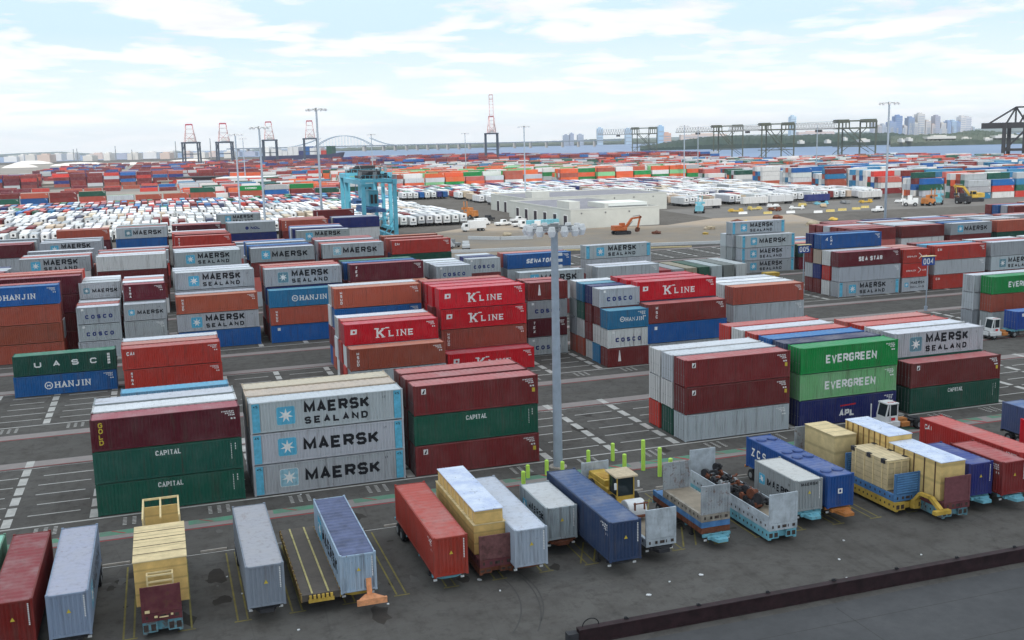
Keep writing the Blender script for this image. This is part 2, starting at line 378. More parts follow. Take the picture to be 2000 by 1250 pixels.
def brand(name, L, H):
    """returns list of (part name, mesh, sub-part list)"""
    key = (name, round(L, 1), round(H, 1))
    if key in BR: return BR[key]
    parts = []
    def add(nm, mb, mats, subs=()): parts.append((nm, mb.mesh(nm, mats), list(subs)))
    c = L/2
    def code(white=True):
        mb = MB(); x1 = L-.45; z1 = H-.35; r = random.Random(hash(name) & 255 if False else len(name)*7)
        for j, wl in enumerate((1.1, .8, .55)):
            x = x1-wl
            while x < x1-.05:
                w = r.uniform(.07, .12); mb.quad((x, D0, z1-.17*j-.11), (x+w, D0, z1-.17*j-.11), (x+w, D0, z1-.17*j), (x, D0, z1-.17*j)); x += w+.05
        mb.quad((x1-.35, D0, z1-.78), (x1-.2, D0, z1-.78), (x1-.2, D0, z1-.63), (x1-.35, D0, z1-.63))
        mb.quad((x1-.1, D0, z1-.78), (x1+.05, D0, z1-.78), (x1+.05, D0, z1-.63), (x1-.1, D0, z1-.63))
        add('code_marking', mb, MW if white else MNB)
    if name.startswith('MAERSK') or name.startswith('MSL'):
        small = L < 7
        s = 1.58 if not small else .85
        x = L*.17 if not small else .65
        pm = {'F': MSTARF, 'D': MSTARD}.get(name[-1], MSTAR)
        pan, st = star_panel(L, H, x, s)
        pme = pan.mesh('star_panel', [pm, MSTARF if pm is not MSTARF else MW])
        parts.append(('star_panel', pme, [('star', st.mesh('star', MW))]))
        mb = MB()
        if name.startswith('MSL'):
            if small: word(mb, 'MAERSK', 2.0, H*.52, .46, .54, .09, .13); word(mb, 'SEALAND', 2.0, H*.24, .33, .38, .13, .09)
            else: word(mb, 'MAERSK', L*.345, H*.50, .84, 1.04, .14, .26); word(mb, 'SEALAND', L*.345, H*.16, .60, .66, .25, .17)
        else:
            if small: word(mb, 'MAERSK', 1.9, H*.36, .52, .62, .1, .15)
            else: word(mb, 'MAERSK', L*.33, H*.30, .97, 1.14, .17, .28)
        add('lettering', mb, MK)
        if L > 13:
            for xx in (.2, L-.86):
                q = MB(); q.quad((xx, D0, .12), (xx+.66, D0, .12), (xx+.66, D0, H-.12), (xx, D0, H-.12)); w = MB(); word(w, '45', xx+.12, H-.5, .17, .22, .06, .045, dep=D0-.003)
                parts.append(('end_stripe', q.mesh('end_stripe', MSTRIPE), [('length_mark', w.mesh('length_mark', MK))]))
        q = MB(); word(q, '17', L-1.9 if L > 13 else L-1.2, H-.75, .12, .22, .05, .04); add('code_marking', q, MK)
    elif name == 'COSCO':
        mb = MB(); word(mb, 'COSCO', L*.19, H*.30, .52, .60, .30, .17, dep=D0); add('lettering', mb, MNB)
        q = MB(); q.quad((.65, D0, H-.62), (1.0, D0, H-.62), (1.0, D0, H-.3), (.65, D0, H-.3)); add('code_marking', q, MW)
    elif name.startswith('HANJIN'):
        mb = MB()
        if L < 7: disc(mb, L*.36, H*.5, .36, D0, 0, r0=.26); word(mb, 'H', L*.36-.13, H*.5-.14, .26, .28, 0, .07, dep=D0-.002); word(mb, 'HANJIN', L*.44, H*.38, .38, .52, .12, .085, serif=1, dep=D0)
        else: disc(mb, L*.33, H*.47, .5, D0, 0, r0=.37); word(mb, 'H', L*.33-.2, H*.47-.2, .4, .4, 0, .1, dep=D0-.002); word(mb, 'HANJIN', L*.39, H*.33, .62, .78, .17, .16, serif=1, dep=D0)
        add('lettering', mb, MW); code()
    elif name == 'KLINE':
        mb = MB(); word(mb, 'K', L*.335, H*.27, 1.0, 1.2, .2, .25, serif=1, dep=D0); word(mb, 'LINE', L*.465, H*.29, .72, .80, .26, .165, serif=1, dep=D0)
        mb.quad((L*.31, D0, H*.68), (L*.355, D0, H*.68), (L*.355, D0, H*.73), (L*.315, D0, H*.73)); mb.quad((L*.43, D0, H*.69), (L*.475, D0, H*.69), (L*.47, D0, H*.74), (L*.43, D0, H*.74))
        add('lettering', mb, MW)
        q = MB(); q.quad((.75, D0, H*.5), (1.55, D0, H*.52), (1.6, D0, H*.74), (.8, D0, H*.74)); f2 = MB(); disc(f2, 1.2, H*.62, .16, D0-.003, 0)
        parts.append(('flag_emblem', q.mesh('flag_emblem', MW), [('emblem_disc', f2.mesh('emblem_disc', MRL))])); code()
    elif name == 'CAPITAL':
        mb = MB(); word(mb, 'CAPITAL', L*.41, H*.70, .27, .42, .06, .075, serif=1, dep=D0); add('lettering', mb, MW)
        q = MB()
        for k in range(9): q.quad((L-.95, D0, H-.55-k*.16), (L-.89, D0, H-.55-k*.16), (L-.89, D0, H-.45-k*.16), (L-.95, D0, H-.45-k*.16))
        for k in range(3): q.quad((L-.6, D0, H-.6-k*.22), (L-.52, D0, H-.6-k*.22), (L-.52, D0, H-.45-k*.22), (L-.6, D0, H-.45-k*.22))
        add('code_marking', q, MW)
    elif name == 'LEAF':     # small square emblem and yellow panel
        mb = MB(); mb.quad((.75, D0, H-.85), (1.2, D0, H-.85), (1.2, D0, H-.35), (.75, D0, H-.35)); k2 = MB(); k2.quad((.83, D0-.003, H-.8), (1.0, D0-.003, H-.8), (1.12, D0-.003, H-.4), (1.0, D0-.003, H-.45))
        parts.append(('emblem', mb.mesh('emblem', MW), [('emblem_stroke', k2.mesh('emblem_stroke', MK))]))
        y = MB(); y.quad((L-.62, D0, H*.42), (L-.3, D0, H*.42), (L-.3, D0, H*.56), (L-.62, D0, H*.56)); add('warning_panel', y, MYL); code()
    elif name == 'GOLD':
        mb = MB()
        for i, chh in enumerate('GOLD'): word(mb, chh, .62, H-.75-i*.5, .36, .42, 0, .09)
        add('lettering', mb, MYL); code()
    elif name.startswith('EVERGREEN'):
        mb = MB(); word(mb, 'EVERGREEN', L*.25, H*.34, .64, .9, .085, .19, dep=D0); add('lettering', mb, MW); code()
    elif name == 'APL':
        mb = MB(); word(mb, 'APL', L*.40, H*.24, .62, .74, .06, .2, slant=.12, dep=D0); add('lettering', mb, MW)
        q = MB(); q.quad((L*.41, D0, H*.63), (L*.57, D0, H*.65), (L*.575, D0, H*.71), (L*.415, D0, H*.68)); add('emblem', q, MRL); code()
    elif name == 'UASC':
        mb = MB(); word(mb, 'UASC', L*.20, H*.38, .85, .72, 1.35, .17); add('lettering', mb, MW)
        q = MB()
        for k in range(4): q.quad((L-1.05, D0, H*.3+k*.37), (L-.72, D0, H*.3+k*.37), (L-.72, D0, H*.3+k*.37+.29), (L-1.05, D0, H*.3+k*.37+.29))
        add('code_marking', q, MW)
    elif name == 'CAI':
        mb = MB(); word(mb, 'CAI', .6, H-.95, .34, .48, .06, .11); add('lettering', mb, MW); code()
    elif name in ('HAMB', 'TEX', 'TEX3', 'TRI', 'STARV'):
        mb = MB()
        if name == 'HAMB':
            for k, chh in enumerate('HSUD'): word(mb, chh, .85, H-.85-k*.46, .3, .38, 0, .09)
        elif name == 'TEX':
            for k, chh in enumerate('TEX'): word(mb, chh, .85, H-.8-k*.62, .36, .44, 0, .12, slant=.15)
        elif name == 'TEX3':
            for k, chh in enumerate('XTRA'): word(mb, chh, .8, H-.7-k*.45, .3, .36, 0, .1)
        elif name == 'TRI':
            k = len(mb.v); mb.v += [(L*.25, D0, H*.28), (L*.32, D0, H*.28), (L*.295, D0, H*.85), (L*.275, D0, H*.85)]; mb.f.append((k, k+1, k+2, k+3)); mb.m.append(0)
        else:
            for k, chh in enumerate('MSC'): word(mb, chh, 1.3, H-.8-k*.6, .3, .42, 0, .09)
        add('lettering', mb, MW)
        if name != 'TRI': code()
    elif name == 'SEASTAR':
        mb = MB(); word(mb, 'SEA STAR', L*.32, H*.33, .62, .85, .10, .24); add('lettering', mb, MW); code()
    elif name == 'SENATOR':
        mb = MB(); word(mb, 'SENATOR', L*.29, H*.33, .62, .8, .12, .2, slant=.2); add('lettering', mb, MW); code()
    elif name == 'NOL':
        mb = MB(); disc(mb, L*.4, H*.45, .45, D0, 0); word(mb, 'NOL', L*.47, H*.32, .75, .7, .12, .2, slant=.2); add('lettering', mb, MNB)
    elif name == 'ARROW':
        mb = MB(); word(mb, 'CROWLEY', .9, H*.42, .26, .3, .06, .07); thick(mb, [(3.6, H*.3), (4.3, H*.5), (3.6, H*.7)], .12, D0, 0, False); word(mb, 'LNR', 4.7, H*.42, .22, .3, .05, .07); add('lettering', mb, MW)
    elif name == 'MARK':
        mb = MB(); mb.quad((1.0, D0, H-.85), (1.45, D0, H-.85), (1.45, D0, H-.4), (1.0, D0, H-.4)); add('emblem', mb, MW)
    elif name == 'SCRIPT':
        mb = MB(); word(mb, 'CRIOLLA', L*.3, H*.3, .5, .8, .3, .12, slant=.4); add('lettering', mb, MW); code()
    elif name == 'C46':
        mb = MB()
        word(mb, '4', .9, H*.55, .55, .7, 0, .14)
        for k, chh in enumerate('CMA'): word(mb, chh, 2.0, H-.8-k*.62, .34, .46, 0, .11)
        add('lettering', mb, MW); code()
    elif name == 'CODE': code()
    n_ = int((L-.28)/.278); pt = (L-.28)/n_
    cuts = sorted(.14+(i+fr)*pt for i in range(n_) for fr in (0, .26, .5, .76))
    def conform(me):
        bm = bmesh.new(); bm.from_mesh(me)
        xs = [v.co.x for v in bm.verts]
        if not xs: bm.free(); return
        a, b_ = min(xs), max(xs)
        for c_ in cuts:
            if a < c_ < b_: bmesh.ops.bisect_plane(bm, geom=bm.verts[:]+bm.edges[:]+bm.faces[:], plane_co=(c_, 0, 0), plane_no=(1, 0, 0), dist=.0005)
        for v in bm.verts:
            t_ = ((v.co.x-.14)/pt) % 1.0 if .14 < v.co.x < L-.14 else 0
            d_ = 0 if t_ <= .26 else ((t_-.26)/.24 if t_ < .5 else (1 if t_ <= .76 else (1-t_)/.24))
            v.co.y += .012+.058*d_
        bm.to_mesh(me); bm.free()
    for nm_, me_, subs_ in parts:
        if nm_ != 'end_stripe':
            conform(me_)
            for sn_, sm_ in subs_: conform(sm_)
    BR[key] = parts
    return parts

# ------------------------------------------------------------------ container body meshes
CM = {}
def container_mesh(L, H, worn=False, lod=0):
    key = (round(L, 2), round(H, 2), worn, lod)
    if key in CM: return CM[key]
    W_ = 2.44; b = MB(); p = .14
    # corner posts and rails
    for x in (0, L-p):
        for y in (0, W_-p): b.box(x, y, 0, x+p, y+p, H-.03)
    for y in (.005, W_-.105):
        b.box(p, y, .055, L-p, y+.1, .2); b.box(p, y, H-.17, L-p, y+.1, H-.065)
    for x in (.005, L-.105):
        b.box(x, p, .055, x+.1, W_-p, .2); b.box(x, p, H-.18, x+.1, W_-p, H-.065)
    b.box(.1, .1, .10, L-.1, W_-.1, .15)
    # corrugated long sides
    pitch = .278; n = int((L-2*p)/pitch); pitch = (L-2*p)/n
    def corr(length, npts, fn):
        prev = None
        for i in range(npts):
            for fr, dd in ((0, 0), (.26, 0), (.5, 1), (.76, 1)):
                cur = (i*length/npts+fr*length/npts, dd)
                if prev is not None: fn(prev, cur)
                prev = cur
        fn(prev, (length, 0))
    for side in (0, 1):
        def f(a, c):
            y = [(.008+.058*d) if side == 0 else (W_-.008-.058*d) for d in (a[1], c[1])]
            q = [(p+a[0], y[0], .2), (p+c[0], y[1], .2), (p+c[0], y[1], H-.17), (p+a[0], y[0], H-.17)]
            if side: q.reverse()
            b.quad(*q)
        corr(L-2*p, n, f)
    # right end: corrugated front wall (coarse)
    m_ = 8
    def g(a, c):
        x = [L-.01-.06*d for d in (a[1], c[1])]
        b.quad((x[0], p+a[0], .16), (x[1], p+c[0], .16), (x[1], p+c[0], H-.14), (x[0], p+a[0], H-.14))
    corr(W_-2*p, m_, g)
    # left end plain backing (doors are a part)
    b.quad((.06, W_-p, .16), (.06, p, .16), (.06, p, H-.14), (.06, W_-p, H-.14))
    # corner castings
    for x in (-.008, L-.17):
        for y in (-.008, W_-.154):
            for z in (0, H-.12): b.box(x, y, z, x+.178, y+.162, z+.122)
    me = b.mesh('container_body', PAINT_WORN if worn else PAINT)
    # roof
    r = MB(); nr = max(6, int(L/.6)); rp = (L-.24)/nr
    prev = None
    for i in range(nr):
        for fr, dd in ((0, 0), (.3, 0), (.5, 1), (.8, 1)):
            cur = (.12+(i+fr)*rp, H-.085+.03*dd)
            if prev: r.quad((prev[0], .11, prev[1]), (cur[0], .11, cur[1]), (cur[0], W_-.11, cur[1]), (prev[0], W_-.11, prev[1]))
            prev = cur
    r.quad((prev[0], .11, prev[1]), (L-.12, .11, H-.085), (L-.12, W_-.11, H-.085), (prev[0], W_-.11, prev[1]))
    for (x0, y0, x1, y1) in ((.10, .1, L-.1, .135), (.10, W_-.135, L-.1, W_-.1)): r.box(x0, y0, H-.09, x1, y1, H-.05)
    rm = r.mesh('roof', ROOFP)
    # door end: two leaves with bars
    ds = []
    for k in (0, 1):
        y0 = .15+k*1.075; d = MB(); d.box(.012, y0, .21, .05, y0+1.065, H-.19)
        for z in (.55, H*.5, H-.6): d.box(.0, y0+.05, z-.06, .011, y0+1.015, z+.06)
        rods = MB()
        for yy in (y0+.22, y0+.72): rods.tube((-.02, yy, .1), (-.02, yy, H-.08), .018, 6)
        for yy in (y0+.22, y0+.72): rods.box(-.035, yy-.14, 1.15, -.015, yy+.05, 1.2)
        ds.append((d.mesh('door', PAINT), rods.mesh('lock_rod', MSTEEL)))
    CM[key] = (me, rm, ds)
    return CM[key]
COLS = dict(
 br=((108,38,38),'maroon brown'), rd=((176,54,46),'red'), kr=((196,14,34),'bright red'), oR=((152,74,58),'orange brown'), gy=((160,165,170),'grey'), wh=((205,208,212),'white'),
 bl=((24,84,146),'blue'), nv=((28,38,98),'navy blue'), gn=((22,76,62),'dark green'), eg=((14,118,58),'bright green'), lg=((112,168,118),'pale green'), tl=((40,108,148),'teal blue'),
 mr=((88,24,36),'dark maroon'), ta=((188,172,152),'tan'), lb=((112,160,190),'light blue'), sl=((60,66,92),'slate blue'), pk=((176,92,84),'salmon red'), oo=((214,88,48),'orange'), cy=((60,150,180),'cyan'))
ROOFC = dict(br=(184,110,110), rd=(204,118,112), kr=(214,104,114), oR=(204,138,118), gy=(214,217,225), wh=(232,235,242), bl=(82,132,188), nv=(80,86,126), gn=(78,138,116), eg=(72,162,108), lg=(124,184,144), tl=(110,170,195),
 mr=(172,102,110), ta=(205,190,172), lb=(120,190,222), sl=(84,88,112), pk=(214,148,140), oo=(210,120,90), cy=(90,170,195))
BRDESC = dict(MAERSK='with a star panel and one black word', MSL='with a star panel over two lines of black lettering', COSCO='with spaced navy lettering', HANJIN='with white serif lettering', KLINE='with white serif lettering and flag emblem',
 CAPITAL='with small white lettering at the top', LEAF='with small emblem and yellow panel', GOLD='with yellow vertical lettering', EVERGREEN='with bold white lettering', APL='with short white lettering', UASC='with wide spaced white letters',
 CAI='with small white letters at the corner', HAMB='with white vertical letters', TEX='with white slanted vertical letters', TEX3='with white vertical letters', TRI='with white spike emblem', STARV='with white vertical letters', SEASTAR='with bold white lettering',
 SENATOR='with slanted white lettering', NOL='with navy disc and letters', ARROW='with small white letters and arrow', MARK='with small white square', SCRIPT='with white script', C46='with white figures', CODE='with small white code')
def jitter(c, a=.10):
    k = rng.uniform(1-a, 1+a); return tuple(min(255, v*k+rng.uniform(-2, 2)) if v > 4 else v for v in c)

def build_container(cc, label, group='shipping containers in the yard', full=True):
    """cc: dict x,y,z,L,H,col,brand,rz,worn"""
    me, rm, ds = container_mesh(cc['L'], cc['H'], cc.get('worn', False))
    base = side(cc['rgb'])
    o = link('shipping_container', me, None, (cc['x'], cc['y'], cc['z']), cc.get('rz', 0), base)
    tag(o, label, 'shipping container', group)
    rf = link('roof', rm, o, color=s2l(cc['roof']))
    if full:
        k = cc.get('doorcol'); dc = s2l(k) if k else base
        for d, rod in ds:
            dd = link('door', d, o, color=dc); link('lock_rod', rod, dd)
    if cc.get('brand'):
        for nm, bme, subs in brand(cc['brand'], cc['L'], cc['H']):
            q = link(nm, bme, o)
            for sn, sm in subs: link(sn, sm, q)
    return o

# ------------------------------------------------------------------ container stacks
BOX = []      # every stacked container
def stack(block, X, Y, L, tiers, H=2.83, col=0, row=0, jit=.12):
    z = .02
    for ti, t in enumerate(tiers):
        w = t.split(':'); c = w[0]; bn = w[1] if len(w) > 1 else None
        hh = H
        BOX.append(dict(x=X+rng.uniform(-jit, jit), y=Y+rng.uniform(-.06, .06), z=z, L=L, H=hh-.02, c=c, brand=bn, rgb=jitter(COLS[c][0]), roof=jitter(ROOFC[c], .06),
                        block=block, col=col, row=row, tier=ti+1, ntier=len(tiers), rz=rng.uniform(-.0025, .0025), worn=(len(w) > 2)))
        z += hh
P = 2.88
BRN = ['br', 'br', 'oR', 'rd', 'gy', 'gy', 'bl', 'mr', 'wh', 'gn', 'gy', 'oR', 'br', 'nv', 'pk']
def rcol(pool=BRN): return rng.choice(pool)
def rbrand(c):
    if c in ('gy',): return rng.choice(['MAERSK', 'MSL', 'MSL', 'MSLD', 'CODE', 'CODE'])
    if c in ('br', 'mr', 'oR'): return rng.choice(['CODE', 'HAMB', 'TEX', 'TEX3', 'CODE', 'CODE'])
    if c == 'bl': return rng.choice(['CODE', 'MARK', 'HANJIN'])
    return 'CODE'
def fill(n, top=None): return [rcol() for _ in range(n-1)] + [top or rcol()]
N1 = 'nearest block'; N2 = 'second block'; N3 = 'third block'; N4 = 'fourth block'; N5 = 'fifth block'; N6 = 'sixth block'; N7 = 'seventh block'
Y1 = 91.2
S40, S45, S20 = 12.19, 13.72, 6.06
for r, t in enumerate([['gn:CAPITAL','gn:CAPITAL','mr:GOLD'], ['br','gy','wh'], ['gy','br','gy']]): stack(N1, -6.9, Y1+P*r, S40, t, 2.83, 1, r, .02)
for r, t in enumerate([['gy:MAERSKF','gy:MAERSK','gy:MSL'], ['gy','gy','ta'], ['gy','wh','ta']]): stack(N1, 6.07, Y1+P*r, S45, t, 2.86, 2, r, .02)
for r, t in enumerate([['br:LEAF','gn:CAPITAL','br:LEAF'], ['br','br','br'], ['br','gn','br']]): stack(N1, 20.8, Y1+P*r, S40, t, 2.88, 3, r, .02)
for r, t in enumerate([['gy:CODE','br:LEAF','br:LEAF'], ['gn','wh','gy'], ['rd','wh','wh']]): stack(N1, 48.8, Y1+P*r, S40, t, 2.84, 4, r, .02)
for r, t in enumerate([['nv:APL','lg:EVERGREEN:w','eg:EVERGREEN'], ['br','gy','sl'], ['gy','br','bl'], ['br','br','rd'], ['gy','br','wh'], ['br','gy','rd']]): stack(N1, 62.3, Y1+P*r, S40, t, 2.86, 5, r, .02)
for r, t in enumerate([['gn:CAPITAL','br:LEAF'], ['br','gn','gy:MSLD'], ['gy','br','wh'], ['br','oR','rd'], ['gy','br','pk']]): stack(N1, 76.4, Y1+P*r, S40, t, 2.82, 6, r, .02)
Y2 = 126.4
stack(N2, -5.9, Y2, S40, ['lb'], 2.75, 2, 0)
stack(N2, -19.0, 141.6, S40, ['bl:HANJIN','gn:UASC'], 2.66, 1, 5)
for r, t in enumerate([['rd:TEX3','rd:CAI'], ['gy','pk'], ['br','wh']]): stack(N2, -6.0, 139.4+P*r, S40, t, 2.8, 2, 4+r)
for r, t in enumerate([['gy','oR:HAMB'], ['rd','wh','kr:KLINE'], ['br','rd','rd'], ['wh','wh','wh']]): stack(N2, 20.95, Y2-.3+P*r, S40, t, 2.82 if r == 0 else 2.76, 3, r)
for r, t in enumerate([['oR','br','bl:CODE','oR:HAMB'], ['bl','br','wh','wh']]): stack(N2, 21.6, 140.9+P*r, S40, t, 2.82, 3, 5+r)
stack(N2, 34.7, 131.0, S40, ['kr:KLINE'], 2.85, 4, 1)
for r, t in enumerate([['kr','oR:HAMB','kr:KLINE','kr:KLINE'], ['gy','br','br','kr'], ['br','kr','kr','kr'], ['nv','br','kr','rd']]): stack(N2, 34.7-.35*(r > 0), 133.9+P*r, S40, t, 2.81, 4, 2+r)
for r, t in enumerate([['gy:COSCO','mr:TEX','gy:COSCO','br:TRI'], ['gy','br','gy','br']]): stack(N2, 48.7, 138.2+P*r, S20, t, 2.66, 5, 4+r)
for r, t in enumerate([['br:TRI','wh:COSCO:w','tl:HANJIN'], ['tl','wh','br','gy:COSCO'], ['wh','br','br','nv'], ['oR','wh','gn','tl'], ['oR','gy','gy','wh']]): stack(N2, 56.0, Y2+P*r, S20, t, 2.6, 6, r)
for r, t in enumerate([['gy','bl:MARK','br:STARV'], ['gy','bl','sl:CODE','kr:KLINE'], ['br','kr','kr','kr'], ['gy','kr','br','kr']]): stack(N2, 61.8-.5*(r > 1), Y2+P*r, S40, t, 2.74, 7, r)
for r, t in enumerate([['br','gy:CODE','oR:CODE'], ['gy','br','wh'], ['br','gy','wh'], ['br','br','wh']]): stack(N2, 80.3, 135+P*r, S40, t, 2.76, 8, 3+r)
for r, t in enumerate([['gy','oR','eg:EVERGREEN'], ['gy','gy','gy']]): stack(N2, 120.2-(.9*r), 126.2+P*r, S40, t, 2.76, 9, r)
Y3 = 165.0
stack(N3, -27.2, Y3, S40, ['oR','oR','oR','bl:HANJIN'], 2.84, 1, 0)
stack(N3, -27.2, Y3+P, S40, ['rd','gy','br','br'], 2.84, 1, 1); stack(N3, -26, Y3+3*P, S45, ['br','br','mr','mr'], 2.9, 1, 3); stack(N3, -26, Y3+4*P, S45, ['br','br','gy','pk'], 2.95, 1, 4); stack(N3, -26, Y3+5*P, S45, ['br','br','gy','rd'], 2.95, 1, 5)
for r, t in enumerate([['gy','gy:COSCO','gy:COSCO'], ['br','gy','pk'], ['gy','br','wh'], ['br','gy','gy','gy:MAERSKD'], ['gy','gy','br','wh'], ['gy','br','gy','wh']]): stack(N3, -12.8, Y3-.6+P*r, S20, t, 2.6, 2, r)
for r, t in enumerate([['br','gy:CODE','gy:MAERSK'], ['gy','br','gy','mr:TEX3'], ['br','gy','gy','wh'], ['br','gy','gy','pk'], ['br','gy','gy','gy']]): stack(N3, -6.2, Y3-.6+P*r, S20, t, 2.6, 3, r)
for r, t in enumerate([['bl','gy:MSL','oR:HAMB'], ['br','gy','gy'], ['gy','gy','gy:MSL','gy'], ['br','gy','gy','gy:MSL'], ['br','rd','gy','wh'], ['br','gy','gy','gy']][:2]): stack(N3, 1.35, Y3+P*r, S40, t, 2.78, 4, r)
for r, t in enumerate([['gy','gy','gy','gy:MSL'], ['br','rd','gy','wh'], ['br','gy','gy','gy']]): stack(N3, 1.35, Y3+P*(2+r), S40, t, 2.84, 4, 2+r)
for r, t in enumerate([['bl:MARK','oR:HAMB','tl:HANJIN'], ['br','rd','nv:SCRIPT','gy:MSLD'], ['br','gy','br','rd'], ['br','gy','br','pk']]): stack(N3, 15.1, Y3-.4+P*r, S40, t, 2.8 if r == 0 else 2.86, 5, r)
for r, t in enumerate([['gy','gy','oR:CODE'], ['br','gy','br','mr:TEX'], ['br','gy','br','bl'], ['gn','gn','gn','gn']]): stack(N3, 28.4-(.5*(r > 1)), Y3-1+P*r, S40, t, 2.86, 6, r)
for r, t in enumerate([['gy','gy','br','gy:COSCO'], ['gy','gy','br','gy'], ['gy','gy','br','wh'], ['gy','br','wh','wh']]): stack(N3, 42.7, Y3+1+P*r, S20, t, 2.6, 7, r)
for r, t in enumerate([['gy','gy','br','gy:COSCO'], ['gy','br','br','nv'], ['gy','br','br','wh']]): stack(N3, 50.2, 173.6+P*r, S20, t, 2.6, 8, 3+r)
stack(N3, 58.6, 170.7, S40, ['br','gy','gy:MAERSK'], 2.6, 9, 2); stack(N3, 58.2, 175.6, S40, ['gy','br','gy','bl:SENATOR'], 2.62, 9, 3); stack(N3, 58.2, 178.6, S40, ['gy','br','gy','pk'], 2.62, 9, 4)
stack(N3, 73.6, 170.7, S40, ['br','gy','gy:CODE'], 2.62, 10, 2); stack(N3, 73.6, 173.7, S40, ['br','gy','wh'], 2.62, 10, 3); stack(N3, 75.8, 181.6, S45, ['gy','br','gy','gy:MSL'], 2.66, 10, 5)
for r, t in enumerate([['gy:MSL','gy:CODE','mr:SEASTAR'], ['wh','rd','wh'], ['br','nv','ta','bl:C46'], ['br','gy','br','nv']]): stack(N3, 119.8, 163.8+P*r, S45, t, 2.84, 11, r)
for r, t in enumerate([['gy:MSL','rd:ARROW','rd:ARROW'], ['gy','rd','pk'], ['gy','br','pk']]): stack(N3, 134.3, 163.8+P*r, S20, t, 2.75, 12, r)
for r, t in enumerate([['rd:CAI','gy:CODE','rd:CAI'], ['br','gy','lb'], ['gy','br','br']]): stack(N3, 141.6, 163.8+P*r, S40, t, 2.84, 13, r)
for r, t in enumerate([['br','gy:MSLD','gy'], ['br','gy','br'], ['gy','br','wh']]): stack(N3, 155.2, 163.8+P*r, S40, t, 2.84, 14, r)
for r, t in enumerate([['gy','rd'], ['br','gy','br'], ['gy','br','wh']]): stack(N3, 169.4, 163.8+P*r, S40, t, 2.84, 15, r)
Y4 = 205.
def auto(block, X, Y, L, front, n=4, H=2.84, col=0, rows=6, tops=None):
    stack(block, X, Y, L, fill(n-1)+[front], H, col, 0)
    for r in range(1, rows):
        k = n if rng.random() < .7 else n-1
        tp = (tops[r-1] if tops and r-1 < len(tops) else rcol())
        tt = fill(k, tp); tt[-1] += ':'+rbrand(tp)
        stack(block, X+rng.uniform(-.3, .3), Y+P*r, L, tt, H, col, r)
for i, (X, f, n, tops) in enumerate([(-40.5, 'gy', 3, ['br','mr','gy']), (-25.2, 'gy:MSL', 4, ['rd','gy','br']), (-11.7, 'wh', 4, ['wh','rd','gy','br','gy']), (2.1, 'gy:MSL', 4, ['wh','gy','br','rd']), (16, 'gy:MAERSK', 4, ['nv','bl','gy','gy']), (29.8, 'gy:MAERSKF', 4, ['rd','rd','gy']), (43.8, 'rd:CAI', 4, ['nv','pk','br'])]):
    auto(N4, X, Y4+3*(i < 2), S40, f, n, 2.83, i+1, 6, tops)
for r, t in enumerate([['gy:MSL','gy:MSL','gy:MAERSK'], ['gy','gy','gy','gy:MSL'], ['gy','gy','gy']]): stack(N4, 121.9-.6*(r > 0), 202.2+P*r, S45, t, 2.84, 8, r)
for i, (X, f, n, tops) in enumerate([(137, 'gn', 2, ['rd','ta','bl:SENATOR'[:2]]), (151, 'br', 3, ['br','br','gy']), (165, 'br', 3, ['gy','gy']), (179, 'gy:MAERSK', 3, ['bl','br']), (193, 'oR', 3, ['br','wh','gy']), (207, 'br:TEX', 3, ['rd','br']), (221, 'gy', 3, None), (235, 'br', 3, None)]):
    auto(N4, X, 202.2, S40, f, n, 2.84, 9+i, 6, tops)
for i, (X, f, n, tops) in enumerate([(-38.5, 'mr', 4, ['br','gy']), (-24.8, 'gy:MSL', 4, ['gy','br','gy:MAERSK'[:2]]), (-11, 'gy:MAERSK', 3, ['br','br']), (2.6, 'rd:TEX3', 4, ['gy','br']), (16, 'gy:MAERSK', 3, ['gn','bl','gy']), (29.4, 'gy:MSL', 4, ['br','nv']), (44, 'br', 2, None)]):
    auto(N5, X, 242., S40, f, n, 2.83, i+1, 6, tops)
for i, (X, f, n) in enumerate([(177, 'br', 2), (191, 'gy:MSL', 2), (205, 'kr', 2), (219, 'mr:TEX', 2), (233, 'br', 3), (247, 'oR:TEX', 3), (261, 'rd', 3), (275, 'br', 3)]):
    auto(N5, X, 238., S40, f, n, 2.84, 8+i, 5)
for i, (X, f, n) in enumerate([(-38, 'gy', 2), (-24.5, 'oR:CODE', 4), (-10.8, 'gy:MAERSKD', 4), (2.8, 'mr:TEX', 4), (16.5, 'gy:NOL', 4), (30.3, 'oR:TEX', 4), (44, 'nv', 4)]):
    auto(N6, X-13.7*(i > 0 and i < 1), 279., S40, f, n, 2.8, i+1, 4)
for i, (X, f, n) in enumerate([(16, 'gy:MSL', 4), (44, 'br:HAMB', 4)]):
    auto(N7, X, 316., S40, f, n, 2.8, i+1, 2)

